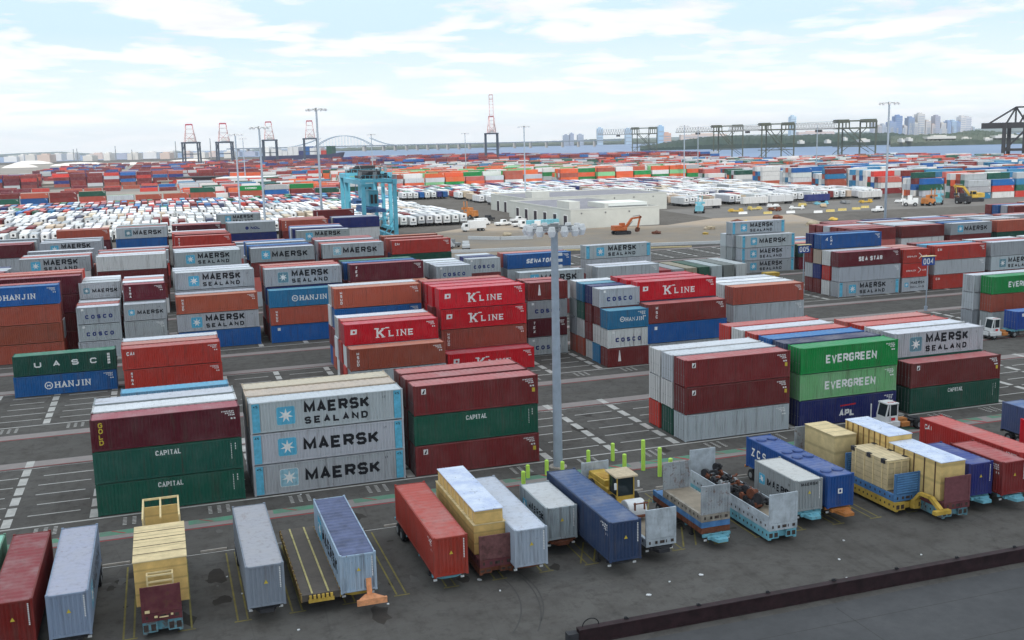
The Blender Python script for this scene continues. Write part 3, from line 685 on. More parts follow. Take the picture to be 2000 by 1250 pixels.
# far stacks --------------------------------------------------------
FARP = dict(leftrow=['br','eg','br','oR','bl','gn','rd','br','oR','gy'], mix=['oo','rd','oR','br','gy','wh','bl','gn','br','pk','wh','gy','gn','tl','gy'], red=['br','mr','rd','br','oR','nv','gy','br','mr','bl'], green=['oo','lg','eg','oo','wh','pk','gy','oo','oR','wh'], blue=['tl','tl','bl','br','wh','wh','gy','gy','oR'], white=['wh','wh','gy','wh','pk','bl'])
def zone(name, X0, X1, Y0, Y1_, pool, n=3, L=S40, aisle=14, rows=6, var=1, skip=.05, pitch=13.2):
    Y = Y0; bi = 0
    while Y < Y1_:
        for r in range(rows):
            if Y+r*P > Y1_: break
            X = X0; ci = 0
            while X < X1:
                ci += 1
                if rng.random() > skip:
                    k = max(1, n-rng.randint(0, var))
                    # run of similar colours
                    tt = [rcol(FARP[pool]) for _ in range(k)]
                    if r == 0: tt = [q+(':EVERGREEN' if q == 'eg' else ':CODE') for q in tt]
                    stack(name, X, Y+r*P, L, tt, 2.75, ci, bi*rows+r, .2)
                X += pitch*(L/12.19)+(0 if ci % 8 else 12)
        Y += rows*P+aisle; bi += 1
zone('far left row', -85, 112, 618, 623, 'leftrow', 3, S45, rows=2, pitch=13, skip=.02)
zone('far centre field', 133, 345, 640, 700, 'green', 4, rows=6, aisle=16)
zone('far right field', 338, 600, 372, 440, 'mix', 4, rows=5, aisle=15, skip=.04)
zone('far right back field', 345, 640, 452, 560, 'blue', 4, rows=5, aisle=18, skip=.04)
NEARN = len(BOX)
zone('f', 345, 720, 580, 900, 'mix', 3, rows=5, aisle=20)
zone('f', 140, 345, 715, 900, 'green', 3, rows=5, aisle=20)
zone('f', 15, 128, 660, 900, 'mix', 2, rows=4, aisle=22, skip=.25)
zone('f', -300, 10, 800, 930, 'red', 1, rows=1, aisle=30, skip=.5)
zone('f', 60, 560, 930, 1150, 'mix', 3, rows=4, aisle=26)
zone('f', 480, 640, 1130, 1320, 'red', 4, rows=4, aisle=20)
zone('f', 260, 520, 1200, 1650, 'red', 4, rows=3, aisle=34)
zone('f', -200, 75, 960, 1010, 'red', 4, rows=5, aisle=20, skip=.08)
zone('f', -150, 330, 1180, 2100, 'red', 2, rows=2, aisle=42, skip=.3)
for i in range(NEARN, len(BOX)): BOX[i]['far'] = True

# choose which stand as individuals: those that show largest from the camera
RES = .5
def visible_px(boxes, Wd=1000, Hd=625):
    ids = -np.ones((Hd, Wd), np.int32)
    R3 = np.array([RT, UP, FW]); f = CF*RES
    order = sorted(range(len(boxes)), key=lambda i: -(boxes[i]['x']*FW.x+boxes[i]['y']*FW.y+boxes[i]['z']*FW.z*1.0+0*i - .0))
    for i in order:
        b = boxes[i]; L_, D_, H_ = b['L'], b.get('D', 2.44), b['H']
        c = np.array([[b['x']+dx*L_, b['y']+dy*D_, b['z']+dz*H_-CH] for dz in (0, 1) for dy in (0, 1) for dx in (0, 1)])
        q = c@R3.T
        if q[:, 2].min() < 3: continue
        u = Wd/2+f*q[:, 0]/q[:, 2]; v = Hd/2-f*q[:, 1]/q[:, 2]
        if u.max() < 0 or u.min() > Wd or v.max() < 0 or v.min() > Hd: continue
        faces = [(0, 1, 5, 4), (4, 5, 7, 6)]
        if b['x'] > 0: faces.append((2, 0, 4, 6))
        elif b['x']+L_ < 0: faces.append((1, 3, 7, 5))
        for fc in faces:
            pu, pv = u[list(fc)], v[list(fc)]
            x0, x1 = max(0, int(pu.min())), min(Wd, int(pu.max())+2); y0, y1 = max(0, int(pv.min())), min(Hd, int(pv.max())+2)
            if x1 <= x0 or y1 <= y0: continue
            gx, gy = np.meshgrid(np.arange(x0, x1)+.5, np.arange(y0, y1)+.5)
            s = np.zeros(gx.shape); pos = np.ones(gx.shape, bool); neg = np.ones(gx.shape, bool)
            for k in range(4):
                k2 = (k+1) % 4; e = (pu[k2]-pu[k])*(gy-pv[k])-(pv[k2]-pv[k])*(gx-pu[k]); pos &= e >= 0; neg &= e <= 0
            ids[y0:y1, x0:x1][pos | neg] = i
    cnt = np.bincount(ids[ids >= 0].ravel(), minlength=len(boxes))
    return cnt, ids
TR = []
def trailers(X0, X1, Y0, Y1_, field, pool, step=3.25, rowp=15.5, skip=.06, gap=4, face=1):
    Y = Y0; r = 0
    while Y < Y1_:
        X = X0+rng.uniform(0, 2); k = 0
        while X < X1:
            k += 1
            if rng.random() > skip:
                c = rcol(pool)
                TR.append(dict(x=X+rng.uniform(-.15, .15), y=Y+rng.uniform(-.5, .5), z=1.2+rng.choice((0, 0, -.25, .12)), L=2.5, D=12.2 if rng.random() < .82 else 9.2, H=2.75, c=c, rgb=jitter(COLS[c][0], .07), roof=jitter(ROOFC[c], .05), field=field, row=r+1, k=k, f=face))
            X += step
        Y += rowp+(gap if r % 2 else 0); r += 1
WH = ['wh']*18+['gy', 'ta', 'gy', 'ta', 'gy', 'br', 'sl', 'gy']
COLS['wt'] = ((196, 197, 198), 'white'); ROOFC['wt'] = (204, 205, 206)
CT = ['bl', 'br', 'nv', 'br', 'gn', 'wh', 'gy', 'mr', 'rd', 'gy', 'sl', 'tl']
for v in (COLS,): pass
trailers(-75, 108, 372, 512, 'left white trailer field', WH, skip=.1)
trailers(-90, 112, 512, 590, 'left coloured trailer field', CT, rowp=14.5)
trailers(150, 322, 458, 548, 'central white trailer field', WH, rowp=14.5, gap=9, skip=.16)
trailers(213, 326, 408, 452, 'right white trailer field', WH, rowp=14.5, gap=6, skip=.2)
trailers(122, 330, 548, 632, 'central coloured trailer field', CT+['wh']*5, rowp=14.5)
trailers(330, 345, 380, 440, 'x', WH) if False else None
NT0 = len(BOX)
cnt, IDS = visible_px(BOX+TR)
cb, ct = cnt[:NT0], cnt[NT0:]
selb = set(sorted([i for i in range(NT0) if cb[i] > 0], key=lambda i: -cb[i])[:300])
selt = set(sorted([i for i in range(len(TR)) if ct[i] > 0], key=lambda i: -ct[i])[:300])

BSHORT = dict(MAERSK='with star panel', MSL='with lettered star panel', COSCO='with navy lettering', HANJIN='with white lettering', KLINE='with flag emblem', CAPITAL='with small lettering', LEAF='with small emblem', GOLD='with yellow letters',
 EVERGREEN='with bold lettering', APL='with white lettering', UASC='with spaced lettering', CAI='with corner letters', HAMB='with vertical letters', TEX='with slanted letters', TEX3='with vertical letters', TRI='with spike emblem', STARV='with vertical letters',
 SEASTAR='with bold lettering', SENATOR='with slanted lettering', NOL='with disc emblem', ARROW='with arrow emblem', MARK='with white square', SCRIPT='with script lettering', C46='with white figures')
STK = {(N1, 1): 'leftmost stack', (N1, 2): 'stack left of centre', (N1, 3): 'stack left of lamp pole', (N1, 4): 'stack right of lamp pole', (N1, 5): 'stack behind tall crates', (N1, 6): 'rightmost stack'}
def blabel(b):
    c = COLS[b['rgb0']][1] if 'rgb0' in b else COLS[b['c']][1]
    br_ = b['brand'] or ''
    bd = BSHORT.get(br_.rstrip('DF') if br_ not in BSHORT else br_, '')
    t = 'top' if b['tier'] == b['ntier'] and b['ntier'] > 1 else ('bottom' if b['tier'] == 1 else ordw(b['tier']))
    if b['ntier'] == 1: t = 'ground'
    r = 'front row' if b['row'] == 0 else ordw(b['row']+1)+' row'
    s = STK.get((b['block'], b['col']), ordw(b['col'])+' stack')
    return ' '.join(f"{c} container {bd}".split()) + f", {t} tier, {r}, {s}, {b['block']}"
_bl0 = blabel
def blabel(b):
    s_ = _bl0(b)
    if len(s_.split()) > 16: b = dict(b, brand=None); s_ = _bl0(b)
    return s_
for i in sorted(selb):
    b = BOX[i]
    if b['brand'] and b['brand'].endswith('D') and b['brand'] not in BR and b['brand'][:-1] in ('MSL', 'MAERSK'): pass
    build_container(b, blabel(b), full=(b['x'] > 0 and b['y'] < 260))
# remaining boxes as one object
def stuff_mesh(boxes, name):
    n = len(boxes)
    V = np.zeros((n, 8, 3)); C = np.zeros((n, 5, 4))
    for i, b in enumerate(boxes):
        L_, D_, H_ = b['L'], b.get('D', 2.44), b['H']; x, y, z = b['x'], b['y'], b['z']
        V[i] = [(x+dx*L_, y+dy*D_, z+dz*H_) for dz in (0, 1) for dy in (0, 1) for dx in (0, 1)]
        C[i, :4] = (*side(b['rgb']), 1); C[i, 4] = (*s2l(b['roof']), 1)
    fq = np.array([(0, 1, 5, 4), (1, 3, 7, 5), (3, 2, 6, 7), (2, 0, 4, 6), (4, 5, 7, 6)])
    F = (fq[None]+8*np.arange(n)[:, None, None]).reshape(-1, 4)
    me = bpy.data.meshes.new(name); me.from_pydata(V.reshape(-1, 3).tolist(), [], F.tolist())
    ca = me.color_attributes.new('col', 'FLOAT_COLOR', 'CORNER')
    ca.data.foreach_set('color', np.repeat(C.reshape(-1, 4), 4, axis=0).ravel().astype(np.float32))
    me.materials.append(STUFFP); me.update()
    return link(name, me)
tag(stuff_mesh([BOX[i] for i in range(NT0) if i not in selb], 'far_container_stacks'), 'mass of far stacked shipping containers of many colours', 'containers', kind='stuff')

# trailers -----------------------------------------------------------
def trailer_meshes(D, reefer=True):
    b = MB(); b.box(0, 0, 0, 2.5, D, 2.75)
    for k in range(1, 6): pass
    w = MB()
    for yy in (D-1.2, D-2.5):
        for x0 in (.05, 1.95): w.tube((x0, yy, -.7), (x0+.5, yy, -.7), .5, 12)
    w.box(.75, .3, -.3, .95, D-.3, -.02); w.box(1.55, .3, -.3, 1.75, D-.3, -.02)
    for x0 in (.5, 1.9): w.box(x0, 2.2, -1.18, x0+.12, 2.35, -.02)
    u = MB(); u.box(.35, -.35, 1.05, 2.15, -.01, 2.6); u.tube((1.25, -.36, 1.85), (1.25, -.38, 1.85), .42, 14, mi=1)
    return b.mesh('trailer_body', PAINT), w.mesh('running_gear', MDARK), u.mesh('cooling_unit', [MWHITE, MDARK])
TM = {12.2: trailer_meshes(12.2), 9.2: trailer_meshes(9.2)}
for i in sorted(selt):
    t = TR[i]; bm_, wm, um = TM[t['D']]
    o = link('parked_trailer', bm_, None, (t['x'], t['y'], t['z']), 0, s2l(t['rgb']))
    tag(o, f"{COLS[t['c']][1]} box trailer, {ordw(t['k'])} from left in {ordw(t['row'])} row of {t['field']}", 'trailer', 'box trailers parked in the fields')
    if i in set(sorted(selt, key=lambda q: -ct[q])[:170]) or True:
        link('running_gear', wm, o)
        if t['c'] in ('wh', 'gy'): link('cooling_unit', um, o)
so = stuff_mesh([TR[i] for i in range(len(TR)) if i not in selt], 'far_parked_trailers')
tag(so, 'mass of further box trailers parked behind the nearer rows', 'trailers', kind='stuff')

# ------------------------------------------------------------------ ground
def ground_mat():
    mt, t, b = newmat('asphalt')
    g = N(t, 'ShaderNodeNewGeometry').outputs['Position']
    c = mixc(t, mrange(t, noise(t, .05, 6, g, .6), .35, .65), (.116, .109, .102), (.142, .135, .127))
    c = mixc(t, mrange(t, noise(t, .35, 7, g, .7), .45, .75, 0, .7), c, (.074, .067, .061))
    mp = N(t, 'ShaderNodeMapping'); mp.inputs['Scale'].default_value = (.03, .5, 1); t.links.new(g, mp.inputs[0])
    c = mixc(t, mrange(t, noise(t, 1.0, 5, mp.outputs[0], .65), .5, .8, 0, .5), c, (.11, .105, .105))
    c = mixc(t, mrange(t, noise(t, 7, 4, g, .8), .60, .70, 0, .45), c, (.16, .15, .14))
    c = mixc(t, mrange(t, noise(t, .9, 8, g, .75), .50, .66, 0, .55), c, (.062, .057, .053))
    mp2 = N(t, 'ShaderNodeMapping'); mp2.inputs['Scale'].default_value = (.8, .06, 1); t.links.new(g, mp2.inputs[0]); c = mixc(t, mrange(t, noise(t, 1.0, 6, mp2.outputs[0], .7), .56, .72, 0, .4), c, (.058, .052, .048))
    vo = N(t, 'ShaderNodeTexVoronoi', feature='DISTANCE_TO_EDGE'); vo.inputs['Scale'].default_value = .11
    t.links.new(g, vo.inputs['Vector'])
    cr_ = mrange(t, vo.outputs[0], 0, .006, .5, 0)
    c = mixc(t, M(t, 'MULTIPLY', cr_, .35), c, (.04, .04, .04))
    t.links.new(c, b.inputs['Base Color']); b.inputs['Roughness'].default_value = .9; b.inputs['Specular IOR Level'].default_value = .0
    bp = N(t, 'ShaderNodeBump'); bp.inputs['Strength'].default_value = .25; bp.inputs['Distance'].default_value = .02
    t.links.new(noise(t, 6, 4, g), bp.inputs['Height']); t.links.new(bp.outputs[0], b.inputs['Normal'])
    return mt
MASP = ground_mat()
def sheet(name, pts, z, mat, kind='structure', label=None, cat=None):
    me = bpy.data.meshes.new(name); me.from_pydata([(x, y, z) for x, y in pts], [], [tuple(range(len(pts)))])
    me.materials.append(mat); me.update()
    if me.polygons[0].normal.z < 0: me.flip_normals()
    o = link(name, me)
    tag(o, label, cat, kind=kind); return o
quay = [(-3500, -300), (700, -300), (905, 500), (875, 960), (780, 1165), (700, 1365), (590, 1725), (411, 2500), (180, 3300), (-3500, 3300)]
gsheet = sheet('ground', quay, 0, MASP)
def surf(name, c1, c2, sc=.02, sc2=.4, rough=.9):
    mt, t, b = newmat(name); g = N(t, 'ShaderNodeNewGeometry').outputs['Position']
    c = mixc(t, mrange(t, noise(t, sc, 6, g, .65), .35, .65), c1, c2)
    c = mixc(t, mrange(t, noise(t, sc2, 6, g, .7), .4, .8, 0, .6), c, tuple(v*.75 for v in c1))
    t.links.new(c, b.inputs['Base Color']); b.inputs['Roughness'].default_value = rough; b.inputs['Specular IOR Level'].default_value = .2
    return mt
MDIRT = surf('sandy_dirt', (.34, .27, .20), (.26, .235, .21), .06, .25)
MPALE = surf('pale_concrete', (.30, .29, .28), (.22, .215, .21), .03, .3)
MFARG = surf('far_yard_ground', (.20, .19, .18), (.32, .28, .24), .01, .08)
MDOCK = surf('dock_pavement', (.074, .074, .078), (.10, .10, .104), .08, .9)
sheet('construction_yard', [(62, 268), (60, 283), (56, 318), (88, 345), (118, 372), (128, 335), (168, 328), (196, 345), (230, 345), (205, 268)], .008, MDIRT)
MAPR = surf('apron', (.13, .125, .12), (.175, .165, .155), .04, .3)
sheet('apron', [(196, 346), (232, 346), (420, 330), (420, 372), (335, 402), (200, 398)], .006, MAPR)
sheet('gravel_verge', [(-600, 632), (115, 632), (112, 900), (-600, 940)], .008, MFARG)
sheet('far_yard_ground', [(-1500, 1030), (120, 1030), (260, 1180), (480, 1700), (380, 2500), (-1500, 3000)], .012, MFARG)
sheet('dock_pavement', [(-60, -60), (260, -60), (260, 54.6), (-60, 54.6)], .006, MDOCK)

# painted markings: separators, row lines, aisle strips
MPAINT = surf('worn_marking_paint', (.42, .41, .39), (.60, .58, .55), .9, 2.5)
MPINK = surf('aisle_strip_paint', (.27, .25, .24), (.32, .27, .26), .3, 1.5)
MREDL = surf('red_line_paint', (.42, .07, .08), (.30, .08, .08), .5, 2)
MGRNL = surf('green_line_paint', (.12, .30, .20), (.16, .22, .18), .5, 2)
MYELL = surf('yellow_line_paint', (.30, .25, .07), (.15, .13, .06), .7, 2)
def rects(name, rs, z, mat, label):
    mb = MB()
    for x0, y0, x1, y1 in rs: mb.quad((x0, y0, z), (x1, y0, z), (x1, y1, z), (x0, y1, z))
    o = link(name, mb.mesh(name, mat)); tag(o, None, None, kind='structure'); return o
seps = []; lines = []; strips = []; reds = []; greens = []; dashes = []
XS = [-14.1-6.9*k for k in range(12, 0, -1)]+[-14.1+6.9*k for k in range(0, 36)]
for bi, (yb, n) in enumerate([(91.0, 7), (126.2, 6), (162.5, 6), (202, 6), (238, 6)]):
    yt = yb+2.93*n if bi else 108.6
    for X in XS:
        k = 0
        while k < n:
            y0 = yb+2.93*k+.35; seps.append((X-.42, y0, X+.32, y0+2.2)); k += 1
    for k in range(0, n):
        y = yb-.15+2.93*k
        for i in range(len(XS)-1):
            if k == 0: lines.append((XS[i], y-.13, XS[i+1]+.01, y+.13))
            else: lines.append((XS[i]+1.0+rng.uniform(0, .9), y-.10, XS[i+1]-rng.uniform(.5, 1.3), y+.10))
    strips.append((-100, yt+.5, 240, yt+2.4)); strips.append((-100, yb-5.6, 240, yb-3.7))
    reds.append((-100, yb-5.9, 240, yb-5.72)); reds.append((-100, yt+.25, 240, yt+.38))
    lines.append((-100, yt-.3, 240, yt-.14))
    if bi == 0:
        for i, X in enumerate(XS):
            greens.append((X+.6, yb-4.75, X+6.3, yb-3.75))
for i, X in enumerate(XS):
    for bi, yb in enumerate((91.0, 126.2)):
        for j in range(3):
            for q in range(6):
                dashes.append((X+2.3+j*.75, yb-2.6+q*.34, X+2.62+j*.75, yb-2.45+q*.34))
rects('aisle_strip', strips, .004, MPINK, '')
rects('green_marking', greens, .012, MGRNL, '')
rects('red_marking', reds, .012, MREDL, '')
rects('separator_marking', seps, .008, MPAINT, '')
rects('row_marking', lines, .012, MPAINT, '')
rects('dash_marking', dashes, .008, MPAINT, '')
# red diagonal ticks on the near aisle strip
mb = MB()
for X in XS:
    x = X+5.6; mb.quad((x, 85.45, .016), (x+.45, 85.45, .016), (x-1.0, 87.2, .016), (x-1.35, 87.2, .016))
    mb.quad((x-3.2, 86.4, .016), (x-2.9, 86.4, .016), (x-4.0, 87.25, .016), (x-4.2, 87.25, .016))
tag(link('diagonal_marking', mb.mesh('diagonal_marking', MREDL)), kind='structure')
# stall lines
mb = MB()
for i in range(-10, 34):
    X = -3.95+3.55*i*1.0
    for dx in (-.32, .32):
        mb.quad((X+dx-.06, 66.7, .008), (X+dx+.06, 66.7, .008), (X+dx+.06, 78.9, .008), (X+dx-.06, 78.9, .008))
    mb.quad((X-.55, 66.45, .008), (X+.55, 66.45, .008), (X+.55, 66.6, .008), (X-.55, 66.6, .008))
for X0_ in (27.2, 34.6):     # hatched islands
    for k in range(4):
        x = X0_+k*1.05; mb.quad((x, 66.9, .012), (x+.14, 66.9, .012), (x+1.9, 70.6, .012), (x+1.76, 70.6, .012))
for k in range(5):
    x = 36.2+k*.9; mb.quad((x, 74.3, .012), (x+.13, 74.3, .012), (x+1.9, 77.5, .012), (x+1.77, 77.5, .012))
mb.quad((36.6, 78.0, .016), (40.6, 74.4, .016), (40.75, 74.5, .016), (36.75, 78.1, .016))
tag(link('stall_marking', mb.mesh('stall_marking', MYELL)), kind='structure')
rects('lane_marking', [(-60, 79.35, 130, 79.45), (-60, 109.0, -60.1, 109.1)], .016, MPAINT, '')
MST0 = flat('joint_dark', (.05, .048, .046), .9)
# tyre marks
mb = MB(); MTYR = flat('tyre_mark', (.07, .067, .064), .9)
for (x0, y0, r, a0, a1) in ((10.8, 64.8, 10.5, -38, 12), (12.3, 64.6, 10.5, -30, 15), (9.0, 64.8, 13.5, -30, 5)):
    K = 26
    for k in range(K):
        p = []
        for kk in (k, k+1):
            a = math.radians(a0+(a1-a0)*kk/K)
            p.append([(x0+(r+d)*math.cos(a), y0+(r+d)*math.sin(a), .005) for d in (-.05, .05)])
        mb.quad(p[0][0], p[0][1], p[1][1], p[1][0])
tag(link('tyre_marks', mb.mesh('tyre_marks', MTYR)), kind='structure')
# wheel stops
wsp = None
for n_, X in enumerate([-5.2+3.55*k for k in range(0, 20)]):
    if wsp is None:
        mb = MB(); mb.prism([(0, 0), (.22, 0), (.18, .16), (.04, .16)], 'x', -.98, .98)
        wsp = mb.build('wheel_stop', MCONC, bevel=.02); o = wsp
    else: o = wsp.copy(); COL.objects.link(o)
    o.location = (X+rng.uniform(-.2, .2), 79.6, .0); o.rotation_euler = (0, 0, rng.uniform(-.02, .02))
    tag(o, f"{ordw(n_+1)} concrete wheel stop from the left behind the trailer bays", 'wheel stop', 'wheel stops behind the trailer bays')
mb = MB()
for k in range(12): mb.quad((-60, 52.0-k*4.6, .009), (240, 52.0-k*4.6, .009), (240, 52.05-k*4.6, .009), (-60, 52.05-k*4.6, .009)); mb.quad((-40+k*16, -40, .0095), (-39.95+k*16, -40, .0095), (-39.95+k*16, 54, .0095), (-40+k*16, 54, .0095))
tag(link('pavement_joint', mb.mesh('pavement_joint', MST0)), kind='structure')
# litter
lit = None
for n_, (x, y, s) in enumerate([(2.6, 74.2, .12), (19.5, 66.9, .3), (20.3, 64.6, .14), (34.4, 61.8, .3), (31.8, 61.6, .15), (12.6, 65.4, .16), (3.4, 70.8, .12), (45, 60.5, .2), (51, 59, .15), (47.5, 63.4, .14), (29.5, 60.2, .28), (6.4, 63.8, .16), (43.5, 57.6, .13), (-1.7, 81.6, .35), (10, 90.3, .14)]):
    mb = MB(); r_ = random.Random(n_); pts = [(s*.55*(1+.5*r_.random())*math.cos(a)*1.0, s*.4*(1+.6*r_.random())*math.sin(a)) for a in [k*1.047 for k in range(6)]]
    mb.prism(pts, 'z', 0, .05)
    o = mb.build('litter', MWHITE, loc=(x, y, .02), rz=r_.random()*3)
    tag(o, f"scrap of pale litter on the asphalt, {ordw(n_+1)} of the scattered scraps", 'litter', 'litter on the asphalt')

# stains and patches
MST1 = surf('oil_stain', (.045, .040, .036), (.06, .052, .046), .5, 3)
MST2 = surf('pale_patch', (.12, .115, .11), (.15, .14, .13), .5, 3)
for nm_, mt_, cnt_, seed_ in (('oil_stain', MST1, 90, 3), ('pale_patch', MST2, 60, 9)):
    r_ = random.Random(seed_); mb = MB()
    for q in range(cnt_):
        x_, y_ = r_.uniform(-14, 80), (r_.uniform(66.5, 79) if r_.random() < .55 else r_.uniform(57, 120)); s_ = r_.uniform(.15, .75) if nm_ == 'oil_stain' else r_.uniform(.1, .5)
        k_ = len(mb.v); n_ = 11; el = r_.uniform(.5, 2.2)
        for j in range(n_): a_ = 2*math.pi*j/n_; rr = s_*r_.uniform(.55, 1.25); mb.v.append((x_+rr*math.cos(a_), y_+rr*math.sin(a_)*el, .0025+.00002*q+(.0001 if nm_ == 'pale_patch' else 0)))
        mb.f.append(tuple(range(k_, k_+n_))); mb.m.append(0)
    tag(link(nm_, mb.mesh(nm_, mt_)), kind='structure')
# dark steel rail beam in the foreground
rb = empty('rail_beam', (22.4, 55.3, 0)); tag(rb, 'long dark maroon steel beam lying across the foreground asphalt', 'steel beam', )
mb = MB(); mb.box(0, 0, 0, 230, .62, .10); mb.box(0, .06, .10, 230, .14, .92); mb.box(0, -.02, .92, 230, .5, 1.02); mb.box(0, .42, .1, 230, .5, .92)
mb.build('beam', MMAROON, rb)
for k in range(40):
    mb = MB(); mb.box(3.2+k*5.1, .32, 1.021, 3.32+k*5.1, .44, 1.18); mb.prism([(3.32+k*5.1, 1.021), (3.55+k*5.1, 1.021), (3.32+k*5.1, 1.2)], 'y', .34, .42)
    mb.build('bolt_bracket', MDARK, rb)
mb = MB(); mb.box(-.7, .05, 0, -.02, .6, .8); mb.build('end_block', MDARK, rb)
mb = MB()
pr = None
for k in range(13):
    a = math.pi*k/12; q = (.9-.45*math.cos(a)*1.2, .35, 1.05+.45*math.sin(a))
    if pr: mb.tube(pr, q, .035, 6)
    pr = q
mb.build('cable_loop', MRUB, rb)
# ------------------------------------------------------------------ water, far shores
def water_mat():
    mt, t, b = newmat('bay_water'); g = N(t, 'ShaderNodeNewGeometry').outputs['Position']
    c = mixc(t, mrange(t, noise(t, .002, 4, g), .4, .6), (.085, .15, .28), (.12, .19, .33))
    t.links.new(c, b.inputs['Base Color']); b.inputs['Roughness'].default_value = .45; b.inputs['Specular IOR Level'].default_value = .35
    bp = N(t, 'ShaderNodeBump'); bp.inputs['Strength'].default_value = .5; bp.inputs['Distance'].default_value = 1.5
    t.links.new(noise(t, .05, 4, g), bp.inputs['Height']); t.links.new(bp.outputs[0], b.inputs['Normal'])
    return mt
sheet('water', [(-4000, -1500), (9000, -1500), (9000, 9500), (-4000, 9500)], -2.5, water_mat())
mb = MB()
for (a, b_) in zip(quay[1:8], quay[2:9]): mb.quad((a[0], a[1], -4), (b_[0], b_[1], -4), (b_[0], b_[1], -.001), (a[0], a[1], -.001))
tag(link('quay_wall', mb.mesh('quay_wall', MCONC)), kind='structure')
def at(px, D):
    """ground direction through photo column px, at forward distance D -> x, y (world)"""
    hy = 625-CF*math.tan(CPITCH); hx = px
    d = FW*1.0+RT*((px-1000)/CF)-UP*((hy+(px-1000)*math.tan(CROLL)*1.0-625)/CF)
    k = D/d.dot(FW.xy.normalized().to_3d()) if False else D
    return (d.x*k, d.y*k)
def hor(px): return 625-CF*math.tan(CPITCH)/math.cos(CROLL)+(px-1000)*math.tan(CROLL)
def zat(py, px, D): return CH+(hor(px)-py)/CF*D
MTREE = surf('far_tree_canopy', (.016, .036, .030), (.035, .062, .040), .03, .12)
MTREE2 = surf('far_scrub', (.035, .065, .04), (.12, .13, .10), .02, .06)
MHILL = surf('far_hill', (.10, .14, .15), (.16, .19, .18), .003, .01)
def ridge(name, prof, D, depth, mat, kind='structure', base=-3, rough=.0, seed=0, label=None, cat=None):
    """terrain ridge: prof = list of (px, py) of the crest"""
    r_ = random.Random(seed); mb = MB(); pts = []
    n = len(prof)
    fine = []
    for (a, b_) in zip(prof, prof[1:]):
        K = max(1, int(abs(b_[0]-a[0])/3))
        for k in range(K): fine.append((a[0]+(b_[0]-a[0])*k/K, a[1]+(b_[1]-a[1])*k/K+r_.uniform(-rough, rough)))
    fine.append(prof[-1])
    rows = []
    for px, py in fine:
        x, y = at(px, D); x2, y2 = at(px, D+depth*.35); x3, y3 = at(px, D+depth)
        h = zat(py, px, D+depth*.35)
        rows.append([(x, y, base), (x, y, base+(h-base)*.35+r_.uniform(-1, 1)*rough), (*at(px, D+depth*.12), base+(h-base)*.78+r_.uniform(-1, 1)*rough*1.5), (x2, y2, h), (x3, y3, max(base, h*.6)), (x3, y3, base)])
    for a, b_ in zip(rows, rows[1:]):
        for k in range(5): mb.quad(a[k], b_[k], b_[k+1], a[k+1])
    me = mb.mesh(name, mat); me.update(); bm = bmesh.new(); bm.from_mesh(me); bmesh.ops.remove_doubles(bm, verts=bm.verts, dist=.01); bmesh.ops.recalc_face_normals(bm, faces=bm.faces); bm.to_mesh(me); bm.free()
    o = link(name, me); tag(o, label, cat, kind=kind); return o
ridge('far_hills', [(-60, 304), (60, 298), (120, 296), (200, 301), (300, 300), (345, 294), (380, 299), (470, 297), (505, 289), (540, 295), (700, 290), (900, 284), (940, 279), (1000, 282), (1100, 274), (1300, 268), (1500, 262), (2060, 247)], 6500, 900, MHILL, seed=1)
ridge('far_shore_land', [(620, 291), (760, 285), (900, 281), (1000, 279), (1160, 272), (1240, 271), (1330, 274)], 4750, 600, MTREE2, rough=.8, seed=2)
ridge('wooded_shore', [(1250, 285), (1290, 279), (1330, 273), (1370, 268), (1420, 264), (1480, 265), (1540, 264), (1600, 262), (1680, 260), (1740, 259), (1790, 264), (1840, 266)], 2450, 300, MTREE, kind='stuff', rough=1.3, seed=3, label='dark green wooded far shore across the bay', cat='woods')
ridge('town_shore', [(1740, 266), (1800, 262), (1860, 260), (1900, 254), (1940, 256), (2000, 262), (2080, 262)], 2150, 350, MTREE2, rough=1.2, seed=4)
# ------------------------------------------------------------------ buildings on the far shore
def building(name, px0, px1, py, D, rgb, label, cat='building', bands=0, dep=40, roofc=None, group=None, base=-3):
    x0, y0 = at(px0, D); x1, y1 = at(px1, D); h = zat(py, (px0+px1)/2, D)
    w = math.hypot(x1-x0, y1-y0); ang = math.atan2(y1-y0, x1-x0)
    o = empty(name, (x0, y0, base), ang); tag(o, label, cat, group)
    mt = BM_.setdefault(tuple(rgb), flat('facade_%d' % len(BM_), rgb, .7, var=.06, scale=.02))
    H_ = h-base
    mb = MB(); mb.box(0, 0, 0, w, dep, H_); mb.build('wall', mt, o)
    if bands:
        mb = MB(); dz = H_/(bands+1); n = max(2, int(w/14))
        for k in range(bands):
            z = dz*(k+.6)
            mb.box(w*.06, -.6, z, w*.94, -.01, z+dz*.28)
        mb.build('window', MGLASSB, o)
    mb = MB(); mb.box(w*.25, dep*.2, H_, w*.7, dep*.8, H_+H_*.05+2); mb.build('roof_plant', mt, o)
    return o
BM_ = {}
MGLASSB = flat('tower_glass', (.26, .32, .40), .3)
